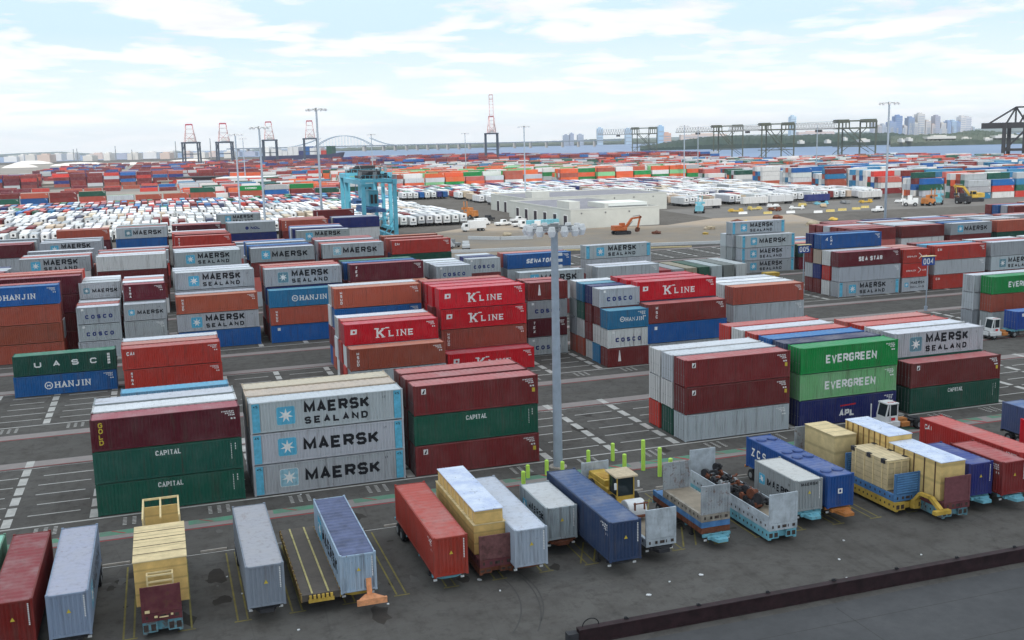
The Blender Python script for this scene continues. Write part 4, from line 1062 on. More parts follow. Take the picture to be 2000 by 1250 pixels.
SK = [(1545, 1555, 228, (.45, .58, .68), 'tall pale blue curved tower above the cranes'), (1706, 1713, 240, (.5, .5, .55), 'narrow grey tower at the left of the skyline'), (1716, 1722, 246, (.55, .5, .5), 'short pinkish tower at the left of the skyline'),
 (1723, 1730, 243, (.45, .48, .55), 'grey tower next to the lamp pole'), (1737, 1750, 238, (.22, .30, .48), 'mid blue block right of the lamp pole'), (1749, 1762, 227, (.10, .20, .42), 'dark blue glass tower of the skyline'), (1766, 1772, 246, (.6, .55, .52), 'low beige tower beside the dark blue tower'),
 (1774, 1786, 230, (.16, .24, .40), 'navy tower with lower beige block before it'), (1776, 1796, 240, (.62, .58, .52), 'wide beige block in front of the navy tower'), (1792, 1806, 223, (.58, .55, .52), 'tallest beige tower of the skyline'), (1808, 1818, 236, (.62, .55, .50), 'pinkish stepped tower right of the tallest'),
 (1826, 1836, 227, (.36, .35, .42), 'slim grey tower with a peaked top'), (1820, 1828, 243, (.62, .5, .45), 'low rose tower beside the slim grey one'), (1838, 1848, 241, (.6, .56, .52), 'low cream block of the skyline'), (1850, 1858, 237, (.22, .34, .55), 'blue tower in the right of the skyline'),
 (1859, 1869, 236, (.35, .48, .62), 'light blue tower in the right of the skyline'), (1868, 1876, 238, (.20, .30, .50), 'deep blue narrow tower in the right'), (1876, 1886, 228, (.66, .62, .60), 'left of two pale twin towers at right'), (1886, 1897, 229, (.60, .58, .60), 'right of two pale twin towers at right'),
 (1900, 1904, 248, (.45, .5, .55), 'last tiny tower at the right end of the skyline')]
for q_ in range(16): px_ = 1715+q_*12; SK.append((px_, px_+4+q_ % 3, 247+(q_*7) % 6, ((.60, .54, .52), (.5, .52, .56), (.62, .58, .54))[q_ % 3], f'small low pale tower, {ordw(q_+1)} of the small ones along the skyline'))
for px0, px1, py, rgb, lab in SK: building('skyscraper', px0, px1, py, 5600, rgb, lab, 'skyscraper', 9, 60, group='skyscrapers of the far skyline', base=-3)
for px0, px1, py, rgb, lab in [(1167, 1178, 251, (.38, .50, .62), 'pale blue block behind the leftmost low crane boom'), (1222, 1234, 252, (.38, .50, .62), 'small pale blue block left of the low crane'), (1286, 1297, 247, (.30, .48, .66), 'blue glass block right of the low crane'), (1296, 1311, 260, (.62, .36, .26), 'salmon coloured block right of the low crane'),
  (1100, 1112, 264, (.28, .32, .40), 'dark grey cluster block above the bridge'), (1113, 1121, 261, (.30, .34, .44), 'taller dark grey block above the bridge'), (1128, 1140, 263, (.34, .38, .46), 'third grey block above the bridge'), (1330, 1420, 262, (.60, .48, .42), 'long pinkish low building above the woods'), (1560, 1630, 257, (.60, .48, .44), 'long pink low building behind the crane boom')]:
    building('far_building', px0, px1, py, 4700, rgb, lab, 'building', 3, 50, group='buildings beyond the bay')
for n_, (px0, px1, py, D) in enumerate([(1812, 1868, 266, 2200), (1880, 1900, 269, 2200), (1650, 1656, 269, 2430), (1680, 1700, 272, 2430), (1563, 1572, 275, 2430), (1616, 1624, 274, 2440), (1775, 1784, 270, 2180), (1762, 1768, 272, 2180), (1945, 2000, 264, 2190), (1925, 1940, 270, 2190)]):
    building('shore_house', px0, px1, py, D-40, (.62, .60, .56), f"white waterfront building, {ordw(n_+1)} listed along the far right shore", 'building', 0, 25, group='buildings on the far right shore', base=zat(py+5.5, px0, D-40))
r_ = random.Random(5)
# tank farm and sheds far left
for n_ in range(26):
    px = 4+n_*25+r_.uniform(-8, 8); D = 3000+r_.uniform(-300, 300); py = 307-px*.018+r_.uniform(-5, 0)
    building('storage_shed', px, px+r_.uniform(10, 26), py, D, r_.choice([(.72, .70, .68), (.66, .64, .62), (.4, .42, .5), (.62, .5, .45)]), f"pale industrial shed, {ordw(n_+1)} from the left below the far hills", 'shed', 0, 40, group='industrial sheds far left', base=0)
for n_, (px, py) in enumerate([(225, 285), (343, 276), (143, 291), (150, 290), (411, 270), (257, 292)]):
    x, y = at(px, 2900); h = zat(py, px, 2900); mb = MB(); mb.tube((0, 0, 0), (0, 0, h), 1.5, 8, 1.0)
    o = mb.build('chimney', MSTEEL, loc=(x, y, 0)); tag(o, f"slim far chimney, {ordw(n_+1)} of the stacks above the left horizon", 'chimney', 'chimneys on the left horizon')
# white salt piles
MSALT = surf('salt_pile', (.80, .76, .72), (.66, .60, .56), .02, .1)
for n_, (px0, px1, py, D) in enumerate([(95, 215, 317, 2100), (0, 70, 320, 2000), (215, 330, 319, 2050), (330, 410, 314, 2400), (20, 100, 314, 2500)]):
    x0, y0 = at(px0, D); x1, y1 = at(px1, D); w = math.hypot(x1-x0, y1-y0); h = max(4, zat(py, (px0+px1)/2, D)); mb = MB(); K = 24
    ring = [[((w/2)*s*(1+.06*r_.uniform(-1, 1))*math.cos(2*math.pi*k/K), (w/3.2)*s*math.sin(2*math.pi*k/K), z+r_.uniform(-.6, .6)*(z > 0)) for k in range(K)] for s, z in ((1, 0), (.8, h*.5), (.5, h*.85), (.2, h))]
    for a, b_ in zip(ring, ring[1:]):
        for k in range(K): mb.quad(a[k], a[(k+1) % K], b_[(k+1) % K], b_[k])
    kk = len(mb.v); mb.v += ring[-1]; mb.f.append(tuple(range(kk, kk+K))); mb.m.append(0)
    o = mb.build('salt_pile', MSALT, loc=((x0+x1)/2, (y0+y1)/2, 0), rz=math.atan2(y1-y0, x1-x0)); tag(o, f"low white salt pile, {ordw(n_+1)} of the pale heaps at far left", 'salt pile', 'salt piles at far left')
# long sheds in the left mid distance
def box_building(name, x0, y0, x1, y1, h, mat, roofm, label, cat='building'):
    o = empty(name, (x0, y0, 0)); tag(o, label, cat); w, d = x1-x0, y1-y0
    mb = MB(); mb.box(0, 0, 0, w, d, h); mb.build('wall', mat, o)
    mb = MB(); mb.box(-.3, -.3, h+.002, w+.3, d+.3, h+.35); mb.build('roof', roofm, o); return o
MDKB = flat('dark_shed', (.035, .025, .035), .8, var=.3)
for (px0, px1, py0, py1, mat, rm, lab) in [(340, 415, 345, 361, MDKB, MDARK, 'dark low shed beyond the left trailer fields'), (420, 530, 345, 359, MTAN, MWHITE, 'pale roofed open shed beyond the trailer fields'), (0, 330, 357, 362, MCONC, MCONC, 'long pale concrete wall in the left distance'), (230, 340, 352, 357, MCONC, MWHITE, 'low grey loading shed left of the dark shed')]:
    D = CF*CH/(py1-hor((px0+px1)/2)); a = at(px0, D); b_ = at(px1, D); h = zat(py0+2, (px0+px1)/2, D)
    w = math.hypot(b_[0]-a[0], b_[1]-a[1]); o = empty('warehouse', (a[0], a[1], 0), math.atan2(b_[1]-a[1], b_[0]-a[0])); tag(o, lab, 'building')
    mb = MB(); mb.box(0, 0, 0, w, 22, max(h, 2)); mb.build('wall', mat, o); mb = MB(); mb.box(-1, -1, max(h, 2)+.002, w+1, 23, max(h, 2)+.8); mb.build('roof', rm, o)

# ------------------------------------------------------------------ bridge
D = 4300
br_ = empty('arch_bridge', (*at(700, D), 0)); tag(br_, 'long steel arch bridge with many piers across the bay', 'bridge')
o0 = Vector((*at(700, D), 0)); d_ = (Vector((*at(1210, D-250), 0))-Vector((*at(480, D+350), 0))).normalized()
br_.rotation_euler = (0, 0, math.atan2(d_.y, d_.x))
def bxp(px): # along-bridge coordinate for column px (approx)
    Dq = D+350-600*(px-480)/730
    v = Vector((*at(px, Dq), 0))-o0; return v.dot(d_)
zd = zat(283, 740, D)
mb = MB(); mb.box(bxp(480), -9, zd-5, bxp(1230), 9, zd); mb.build('deck', flat('bridge_steel', (.16, .2, .24), .7), br_)
mb = MB(); MBS = flat('arch_steel', (.30, .36, .42), .7)
xa, xb = bxp(652), bxp(760); crest = zat(264.5, 705, D)
K = 18
for s in (-9, 9):
    pr = None
    for k in range(K+1):
        u = k/K; x = xa+(xb-xa)*u; zt = zd+(crest-zd)*(4*u*(1-u))
        if pr: mb.bar((pr[0], s, pr[1]), (x, s, zt), 2.2, 3)
        if 0 < k < K: mb.bar((x, s, zd), (x, s, zt), .7, .7)
        pr = (x, zt)
    for (pa, pb, py) in ((600, 660, 270), (757, 800, 271)):
        xm0, xm1 = bxp(pa), bxp(pb)
        for k in range(8):
            u = k/8; u2 = (k+1)/8; f = lambda u: zd+(zat(py, 650, D)-zd)*(u if pa < 660 else 1-u)**1.6
            mb.bar((xm0+(xm1-xm0)*u, s, f(u)), (xm0+(xm1-xm0)*u2, s, f(u2)), 2, 2.6)
mb.build('arch', MBS, br_)
for px in [500, 520, 545, 570, 600, 630, 657, 745, 782, 804, 826, 846, 866, 885, 904, 925, 945, 975, 1000, 1030, 1060, 1090, 1120, 1150, 1180]:
    mb = MB(); t_ = 10 if px in (657, 745) else 5; x = bxp(px); mb.box(x-t_/2, -9, -4, x+t_/2, 9, zd-5.01); mb.build('pier', MCONC, br_)

# ------------------------------------------------------------------ ship-to-shore cranes
MCR = flat('crane_steel', (.045, .065, .10), .6, var=.2, scale=.05)
MCR2 = flat('crane_red_white', (.62, .42, .42), .6, var=.5, scale=.06)
MCRR = flat('crane_red', (.40, .05, .09), .6)
MCG = flat('crane_olive', (.085, .095, .07), .6, var=.2, scale=.05)
def tall_crane(pxc, pyb, pyp, pyt, wpx, label, boom=None):
    D = CF*CH/(pyb-hor(pxc)); x, y = at(pxc, D); o = empty('ship_crane', (x, y, 0), -CYAW*1.0+.12); tag(o, label, 'gantry crane', 'ship to shore cranes at the left quay')
    w = wpx/CF*D; hp = zat(pyp, pxc, D); ht = zat(pyt, pxc, D); t = w*.10; dp = w*.9
    for sx in (-1, 1):
        for sy in (0, 1):
            mb = MB(); mb.bar((sx*w/2, sy*dp, 0), (sx*w/2*.96, sy*dp, hp), t, t); mb.build('leg', MCR, o)
    mb = MB()
    for sy in (0, 1): mb.bar((-w/2*1.1, sy*dp, hp), (w/2*1.1, sy*dp, hp), t*.8, t*1.1); mb.bar((-w/2, sy*dp, hp*.45), (w/2, sy*dp, hp*.45), t*.5)
    for sx in (-1, 1): mb.bar((sx*w/2, -t, hp), (sx*w/2, dp+t, hp), t*.8, t); mb.bar((sx*w/2, 0, hp*.45), (sx*w/2, dp, hp), t*.4)
    mb.build('portal_beam', MCR, o)
    mb = MB(); mb.box(-w*.2, dp*.5, hp+t*.6, w*.25, dp*1.2, hp+w*.28); mb.build('machinery_house', MWHITE, o)
    mb = MB()
    for sx in (-1, 1):
        mb.bar((sx*w*.36, 0, hp), (sx*w*.19, dp*.2, ht), t*.42); mb.bar((sx*w*.36, dp*.6, hp), (sx*w*.19, dp*.2, ht), t*.35)
        for k in range(1, 4): mb.bar((-w*(.36-.17*k/4), 0, hp+(ht-hp)*k/4), (w*(.36-.17*k/4), 0, hp+(ht-hp)*k/4), t*.3)
    mb.bar((-w*.36, 0, hp), (w*.29, 0, hp+(ht-hp)*.5), t*.3); mb.bar((w*.36, 0, hp), (-w*.29, 0, hp+(ht-hp)*.5), t*.3)
    mb.build('mast_frame', MCR2, o)
    mb = MB(); mb.bar((-w*.22, dp*.2, ht), (w*.22, dp*.2, ht), t*.9, t*.9)
    for sx in (-1, 1): mb.bar((sx*w*.2, dp*.2, ht), (sx*w*.24, dp*.2, ht-w*.25), t*.6)
    mb.build('mast_head', MCRR, o)
    if boom:
        hb = zat(boom, pxc, D); mb = MB()
        for sx in (-1, 1): mb.bar((sx*w*.17, -t, hp+t), (sx*w*.15, dp*.1, hb), t*.5)
        for k in range(1, 12): z = hp+(hb-hp)*k/12; mb.bar((-w*.16, 0, z), (w*.16, 0, z), t*.25)
        mb.bar((-w*.16, dp*.1, hb), (w*.16, dp*.1, hb), t*.8); mb.bar((-w*.16, dp*.1, hb-w*.35), (w*.16, dp*.1, hb-w*.35), t*.6)
        mb.build('raised_boom', MCR2, o)
    return o
tall_crane(371, 319, 279, 244, 30, 'leftmost dark crane with red mast head at the left quay')
tall_crane(437, 318, 278, 242, 29, 'second dark crane from left with red mast head')
tall_crane(526, 318, 274, 239, 26, 'third dark crane from left, behind the thin lamp pole')
tall_crane(606, 316, 271, 237, 26, 'fourth dark crane, just left of the tall lamp pole')
tall_crane(961, 318, 261, 228, 24, 'lone crane with its red boom raised upright in centre', boom=187)
def low_crane(px0, px1, pyb, pyt, pyd, bx, label):
    D = CF*CH/(pyb-hor((px0+px1)/2)); x, y = at(px0, D); x1, y1 = at(px1, D); w = math.hypot(x1-x, y1-y)
    o = empty('low_profile_crane', (x, y, 0), math.atan2(y1-y, x1-x)); tag(o, label, 'gantry crane', 'low cranes with long booms at the right quay')
    ht = zat(pyt, px0, D); hd = zat(pyd, px0, D); t = w*.035; dp = w*.5
    for k, xx in enumerate((0, w*.26, w*.74, w)):
        mb = MB(); mb.bar((xx, 0 if k in (0, 3) else dp, 0), (xx, 0 if k in (0, 3) else dp, ht), t, t); mb.build('leg', MCG, o)
    mb = MB()
    for yy in (0, dp):
        mb.bar((0, yy, hd), (w, yy, hd), t*1.2, t*1.2); mb.bar((0, yy, ht), (w, yy, ht), t, t)
        mb.bar((0, yy, ht*.28), (w, yy, ht*.28), t*.5); mb.bar((w*.26, yy, ht*.28), (w*.5, yy, ht*.40), t*.4); mb.bar((w*.74, yy, ht*.28), (w*.5, yy, ht*.40), t*.4)
        mb.bar((0, yy, ht*.06), (w*.26, yy, ht*.28), t*.4); mb.bar((w, yy, ht*.10), (w*.74, yy, ht*.28), t*.4)
        mb.bar((w*.26, yy, hd), (w*.74, yy, ht*.32), t*.7); mb.bar((w*.74, yy, hd), (w*.55, yy, hd*.75), t*.5)
    for xx in (0, w*.26, w*.74, w): mb.bar((xx, 0, hd), (xx, dp, hd), t); mb.bar((xx, 0, ht), (xx, dp, ht), t)
    mb.build('portal_frame', MCG, o)
    mb = MB(); mb.box(-w*.01, -t, hd+t, w*.27, dp, ht-t*.2) if False else None
    for (a, c) in ((0, .27), (.73, 1.0)):
        mb.box(w*a, -t*.6, ht-t*1.4, w*c, dp, ht+t*1.2)
        for k in range(4): xx = w*(a+(c-a)*k/3); mb.bar((xx, -t, hd), (xx, -t, ht), t*.8)
    mb.build('machinery_house', MCG, o)
    xb = bx/CF*D; mb = MB()
    for yy in (dp*.3, dp*.6):
        mb.bar((-xb, yy, hd), (0, yy, hd), t*.9); mb.bar((-xb*.92, yy, ht*.97), (0, yy, ht), t*.25)
        n = 14
        for k in range(n): mb.bar((-xb*k/n, yy, hd), (-xb*(k+.5)/n, yy, ht*.975), t*.22); mb.bar((-xb*(k+.5)/n, yy, ht*.975), (-xb*(k+1)/n, yy, hd), t*.22)
    mb.build('boom_truss', MSTEEL, o)
    mb = MB(); mb.box(-xb*.45, dp*.2, hd-t*2.5, -xb*.35, dp*.7, hd-t*.6); mb.build('operator_cab', MDARK, o)
low_crane(1235, 1283, 301, 251, 262, 66, 'leftmost olive low crane with boom reaching left')
low_crane(1394, 1451, 309, 247, 257, 72, 'second olive low crane from left')
low_crane(1488, 1551, 312, 243, 254, 62, 'third olive low crane, beside the pale blue tower')
low_crane(1638, 1711, 305, 237, 251, 86, 'fourth olive low crane, left of the tall lamp pole')
# dark crane at the right edge
D = 1000; x, y = at(1962, D); o = empty('dark_quay_crane', (x, y, 0), -CYAW-.55); tag(o, 'black crane cut by the right edge of the photo', 'gantry crane')
s = D/CF; t = 7*s
for k, (xx, yy) in enumerate(((0, 0), (36*s, 4), (4*s, 22), (40*s, 24))):
    mb = MB(); mb.bar((xx, yy, 0), (xx, yy, zat(240, 1965, D)), t, t); mb.build('leg', MDARK, o)
hb = zat(245, 1965, D); ht = zat(210, 1985, D)
mb = MB(); mb.bar((-42*s, 2, hb), (120*s, 2, hb), t*1.2, t*1.6); mb.bar((-42*s, 20, hb), (120*s, 20, hb), t*1.2, t*1.6); mb.bar((0, 2, zat(292, 1965, D)), (36*s, 2, zat(292, 1965, D)), t*.7)
mb.bar((0, 2, zat(294, 1965, D)), (36*s, 2, zat(255, 1965, D)), t*.5); mb.build('main_beam', MDARK, o)
mb = MB()
for a, b_ in (((-36*s, hb), (18*s, ht)), ((18*s, ht), (70*s, ht)), ((18*s, hb), (18*s, ht)), ((40*s, hb), (40*s, ht)), ((18*s, ht), (40*s, hb)), ((40*s, ht), (24*s, hb)), ((0, hb), (18*s, ht)), ((70*s, ht), (70*s, hb))):
    mb.bar((a[0], 4, a[1]), (b_[0], 4, b_[1]), t*.45)
mb.build('mast_frame', MDARK, o)
# container ship
D = 1950; x0, y0 = at(505, D); x1, y1 = at(664, D-30); w = math.hypot(x1-x0, y1-y0)
sh = empty('container_ship', (x0, y0, -2), math.atan2(y1-y0, x1-x0)); tag(sh, 'moored container ship with navy hull beneath the left cranes', 'ship')
mb = MB(); mb.prism([(0, 0), (w*.96, 0), (w, 17), (w*.86, 14), (0, 13)], 'y', 0, 24); mb.build('hull', flat('hull_navy', (.03, .035, .09), .6), sh)
mb = MB(); mb.box(w*.04, 2, 13.01, w*.12, 22, 30); mb.build('superstructure', MWHITE, sh)
for k in range(11):
    c = r_.choice(['wh', 'wh', 'br', 'bl', 'gy', 'rd', 'nv', 'gn', 'wh']); z0 = 13.1
    mb = MB(); xx = w*(.15+.068*k); mb.box(xx, 1, z0, xx+w*.063, 23, z0+2.7*r_.randint(3, 6)); q = mb.build('container_bay', PAINT, sh, color=s2l(COLS[c][0]))
# ------------------------------------------------------------------ blue yard cranes
def yard_crane(x0, y0, w, d, h, label):
    o = empty('yard_crane', (x0, y0, 0)); tag(o, label, 'yard crane', 'cyan yard cranes'); t = 1.15
    for xx in (0, w):
        for yy in (0, d):
            mb = MB(); mb.box(xx-t/2, yy-t/2, 1.0, xx+t/2, yy+t/2, h-1.4); mb.build('leg', MGANT, o)
            wm = MB()
            for q in (-1.4, 1.4): wm.tube((xx-.35, yy+q, .75), (xx+.35, yy+q, .75), .75, 14)
            wm.build('wheel', MRUB, o)
    mb = MB()
    for xx in (0, w): mb.box(xx-.6, -2.5, .9, xx+.6, d+2.5, 2.0); mb.box(xx-.6, -1, h-1.39, xx+.6, d+1, h)
    for yy in (0, d): mb.box(-.8, yy-.35, h-.7, w+.8, yy+.35, h+.25)
    mb.build('portal_frame', MGANT, o)
    mb = MB(); mb.box(w*.3, d*.2, h+.36, w*.7, d*.8, h+2.6)
    for k in range(6): mb.box(w*.1*k+.3, d*.15, h+.36, w*.1*k+1.0, d*.5, h+1.2+.5*(k % 3))
    mb.build('trolley', MDARK, o)
    rq = random.Random(int(x0)); mb = MB(); mb2 = MB()
    for k in range(26):
        xx, yy = rq.uniform(-.5, w-.3), rq.uniform(-.8, min(d, 14)); s_ = rq.uniform(.25, .8); (mb if k % 2 else mb2).box(xx, yy, h+.4+.002*k, xx+s_*1.4, yy+s_*1.2, h+.6+s_*rq.uniform(.8, 3))
    for k in range(7): xx = w*k/6; mb.bar((xx, rq.uniform(0, 6), h+.4), (xx+rq.uniform(-.5, .5), rq.uniform(0, 6), h+rq.uniform(1.5, 3.2)), .12)
    mb.build('machinery', MSTEEL, o); mb2.build('machinery', MDARK, o)
    mb = MB()
    for k in range(9): mb.bar((-.6+k*(w+1.2)/8, -.6, h+.4), (-.6+k*(w+1.2)/8, -.6, h+1.5), .1)
    mb.bar((-.6, -.6, h+1.5), (w+.6, -.6, h+1.5), .1); mb.bar((-.6, d+.6, h+1.5), (w+.6, d+.6, h+1.5), .1); mb.build('railing', MGANT, o)
    mb = MB(); mb.box(w*.34, d*.3, h-8.5, w*.66, d*.7, h-3.6); mb.box(w*.4, d*.28, h-7.6, w*.47, d*.299, h-4.8, 1); mb.box(w*.53, d*.28, h-7.6, w*.6, d*.299, h-4.8, 1); mb.build('operator_cab', [MGANT, MDARK], o)
    mb = MB(); mb.box(w*.15, d*.25, h-10.4, w*.85, d*.75, h-9.3); mb.box(w*.2, d*.2, h-9.29, w*.5, d*.8, h-8.7)
    for xx in (.25, .75): mb.bar((w*xx, d*.5, h-9), (w*xx, d*.5, h), .18)
    mb.build('spreader', MBLUEF, o)
    mb = MB(); mb.bar((w*.55, 0, 2), (w, 0, h*.42), .3); mb.bar((w*.75, 0, 2), (w*1.0, 0, h*.36), .25); mb.bar((0, 0, h*.38), (w, 0, h*.38), .25); mb.build('ladder_brace', MGANT, o)
    return o
yard_crane(59.5, 318, 9.8, 30, 19.5, 'front cyan straddle crane standing beyond the stacked containers')
yard_crane(61.5, 356, 14.5, 12, 20.5, 'rear cyan straddle crane with grey platform behind the front one')
mb = MB(); mb.box(64.5, 330, 0, 66.7, 332, 17); mb.build('x', MGANT) if False else None

# ------------------------------------------------------------------ wash building
def wash_building(x0, y0, x1, y1, h, label, doors, sky=True):
    o = empty('service_building', (x0, y0, 0)); tag(o, label, 'building'); w, d = x1-x0, y1-y0
    mb = MB(); mb.box(0, 0, 0, w, d, h)
    mb.build('wall', MBEIGE, o)
    mb = MB(); mb.box(.35, .35, h+.003, w-.35, d-.35, h+.06); mb.build('roof', MROOFG, o)
    mb = MB(); mb.box(-.05, -.05, h+.003, w+.05, .3, h+.5); mb.box(-.05, d-.3, h+.003, w+.05, d+.05, h+.5); mb.box(-.05, .301, h+.003, .3, d-.301, h+.5); mb.box(w-.3, .301, h+.003, w+.05, d-.301, h+.5); mb.build('parapet', MBEIGE, o)
    for k in range(doors):
        yy = 3+k*(d-5)/doors; f = MB(); f.box(-.12, yy-.2, 0, -.003, yy+3.4, 4.6); fo = f.build('door_frame', MWHITE, o)
        g = MB(); g.box(-.16, yy+.1, .02, -.121, yy+3.1, 4.3); g.build('door_opening', MDKB, fo)
    for k in range(int(w/9)):
        f = MB(); f.tube((4+9*k, -.25, h-1.0), (4+9*k, -.02, h-.9), .28, 8); f.build('wall_lamp', MSTEEL, o)
    mb = MB(); mb.box(w*.08, d*.12, h+.07, w*.20, d*.3, h+2.6); mb.build('roof_unit', MBEIGE, o)
    if sky:
        f = MB(); f.box(w*.42, d*.05, h+.07, w*.92, d*.28, h+1.8); fo = f.build('roof_unit', MBEIGE, o)
        g = MB(); g.box(w*.46, d*.045, h+.8, w*.9, d*.049, h+1.7); g.box(w*.46, d*.07, h+1.801, w*.9, d*.26, h+1.86); g.build('skylight', flat('skylight', (.68, .72, .70), .4), fo)
    return o
wash_building(133.3, 332, 167, 398, 6.2, 'large beige service building with six dark bay doors', 6)
wash_building(141.5, 402.5, 206, 448, 6.6, 'smaller beige service building behind with four white framed doors', 4, False)

# ------------------------------------------------------------------ lamp poles
def lamp_pole(x, y, h, nl, r, rb, label, base=True, full=True):
    o = empty('lamp_pole', (x, y, 0)); tag(o, label, 'lamp pole', 'high mast lamp poles in the yard')
    mb = MB(); mb.tube((0, 0, 0), (0, 0, h), rb, 16, rb*.7); mb.build('pole', MGALV, o)
    mb = MB()
    K = 28
    for k in range(K):
        a, b_ = 2*math.pi*k/K, 2*math.pi*(k+1)/K; mb.bar((r*math.cos(a), r*math.sin(a), h-.15), (r*math.cos(b_), r*math.sin(b_), h-.15), .14, .1)
    for k in range(4): a = math.pi*k/2+.4; mb.bar((0, 0, h-.1), (r*math.cos(a), r*math.sin(a), h-.15), .12)
    mb.tube((0, 0, h-.5), (0, 0, h+.25), rb*.9, 12); mb.build('lamp_ring', MSTEEL, o)
    for k in range(nl):
        a = 2*math.pi*(k+.5)/nl; cx_, cy__ = (r+.1)*math.cos(a), (r+.1)*math.sin(a); s = 1.0 if r < 3.5 else 1.2
        hd = MB(); hd.tube((cx_, cy__, h-.28), (cx_, cy__, h+.12), .34*s, 12, .26*s); hh = hd.build('lamp_housing', MWHITE, o)
        ln = MB(); ln.tube((cx_, cy__, h-.78), (cx_, cy__, h-.281), .24*s, 12, .42*s); ln.build('lamp_shade', MLAMP, hh)
    if base: mb = MB(); mb.tube((0, 0, 0), (0, 0, .12), rb*1.9, 16); mb.build('footing', MCONC, o)
    if h < 26:
        mb = MB()
        for k in range(4): mb.box(rb*.62, -.1, h-2.2-.55*k, rb*.62+.45, .12, h-1.95-.55*k)
        mb.build('step_ladder', MWHITE, o)
    return o
lamp_pole(34.02, 88.8, 22.9, 14, 2.45, .45, 'nearest tall grey lamp pole with ring of white lamps')
for (x, y, h, lab) in [(49.5, 338, 41.9, 'dark tall lamp pole left of the cyan cranes'), (33.5, 360, 36.9, 'thin white lamp pole standing left of the tallest'), (33.4, 469, 35.8, 'thinnest pale lamp pole at left, above the white trailers'), (232.7, 294, 40, 'tall lamp pole at right, left of the skyline towers'), (184, 522, 37.5, 'faint thin lamp pole above the service building'),
    (395, 720, 37, 'far pale lamp pole between the low cranes'), (150, 760, 37, 'faint far lamp pole left of centre'), (250, 860, 37, 'faint far lamp pole in front of the water'), (330, 620, 37, 'pale lamp pole before the green stacks'), (70, 900, 37, 'faint far lamp pole behind the cyan cranes'), (460, 660, 37, 'far lamp pole right of the second low crane')]:
    lamp_pole(x, y, h, 10, 3.0, .42, lab)

# ------------------------------------------------------------------ bollards round the near pole
bp_ = None
for n_, (x, y, h, where) in enumerate([(28.2, 82.1, 2.3, 'at the left end, nearest'), (32.2, 87.0, 1.4, 'second from left, in the back'), (30.3, 86.9, 1.2, 'between the first and the pole'), (36.8, 88.0, 1.5, 'right of the pole in the back'), (39.6, 88.6, 1.7, 'just behind the flat rack end'), (38.9, 84.4, 1.9, 'short one behind the yellow machine'), (41.0, 84.8, 2.9, 'tallest, behind the machine cab'), (41.6, 82.6, 2.7, 'right of the tallest'), (41.3, 79.9, 2.5, 'at the right end, nearest'), (33.6, 86.6, 1.2, 'low one hard by the pole')]):
    mb = MB(); mb.tube((0, 0, 0), (0, 0, h), .19, 14); mb.tube((0, 0, h), (0, 0, h+.06), .19, 14, .1)
    o = mb.build('bollard', MFLUO, loc=(x, y, 0)); tag(o, f"fluorescent yellow green bollard {where}", 'bollard', 'fluorescent bollards round the lamp pole')
# ------------------------------------------------------------------ near row: chassis, containers on them, racks, crates
def wheel_mesh(r=.5, w=.5):
    t = MB(); t.tube((-w/2, 0, 0), (w/2, 0, 0), r, 22); 
    for s in (-1, 1): t.tube((s*w/2, 0, 0), (s*(w/2+.03), 0, 0), r*.92, 22, r*.7)
    q = MB(); q.tube((-w/2-.045, 0, 0), (w/2+.045, 0, 0), r*.52, 16); q.tube((-w/2-.06, 0, 0), (w/2+.06, 0, 0), r*.2, 8)
    return t.mesh('wheel', MRUB), q.mesh('rim', MSTEEL)
WHM = wheel_mesh()
WHS = wheel_mesh(.5, .32)
def add_wheel(par, loc, m=None, rz=0, rimcol=None):
    m = m or WHM; w = link('wheel', m[0], par, loc, rz); link('rim', m[1], w)
def chassis(x, y0, L, mat, label, nose=.9, low=False, rz=0, noseback=0, z=1.17):
    """runs along +Y from its coupling end at y0"""
    o = empty('container_chassis', (x, y0, 0)); o.rotation_euler = (0, 0, rz); tag(o, label, 'chassis', 'container chassis in the near trailer bays')
    mb = MB()
    for s in (-1, 1): mb.box(s*.5-.08, 0, z-.34, s*.5+.08, L, z-.02)
    for k in range(int(L/1.5)+1):
        yy = min(L-.1, .05+k*1.5); mb.box(-.419, yy, z-.28, .419, yy+.1, z-.08)
    for yy in (.0, L-.2): mb.box(-1.18, yy, z-.22, 1.18, yy+.16, z-.01)
    for yy in (L*.33, L*.66): mb.box(-1.15, yy, z-.2, 1.15, yy+.1, z-.05)
    mb.build('beam_frame', mat, o)
    if nose:
        mb = MB(); mb.prism([(-.75, .0), (.75, .0), (.42, -nose), (-.42, -nose)], 'z', z-.36, z-.12); mb.box(-.9, -nose*.35, z-.3, .9, -nose*.15, z-.1); mb.tube((-.2, -nose*.6, z-.12), (-.2, -nose*.6, z-.02), .12, 8); mb.box(-.62, -.55, z-.12, .62, -.45, z-.03); mb.build('coupling_plate', mat, o)
    for s in (-1, 1):
        mb = MB(); mb.box(s*.7-.07, 2.6, .12, s*.7+.07, 2.74, z-.2); mb.box(s*.7-.14, 2.5, 0, s*.7+.14, 2.84, .1); mb.build('landing_leg', MDARK, o)
    for yy in (L-1.1, L-2.4):
        for s in (-1, 1): add_wheel(o, (s*.92, yy, .5))
    mb = MB(); mb.box(-1.1, -.03, z-.5, -.85, .02, z-.36); mb.box(.85, -.03, z-.5, 1.1, .02, z-.36); mb.build('reflector', MWHITE, o)
    return o
ZC = 1.18
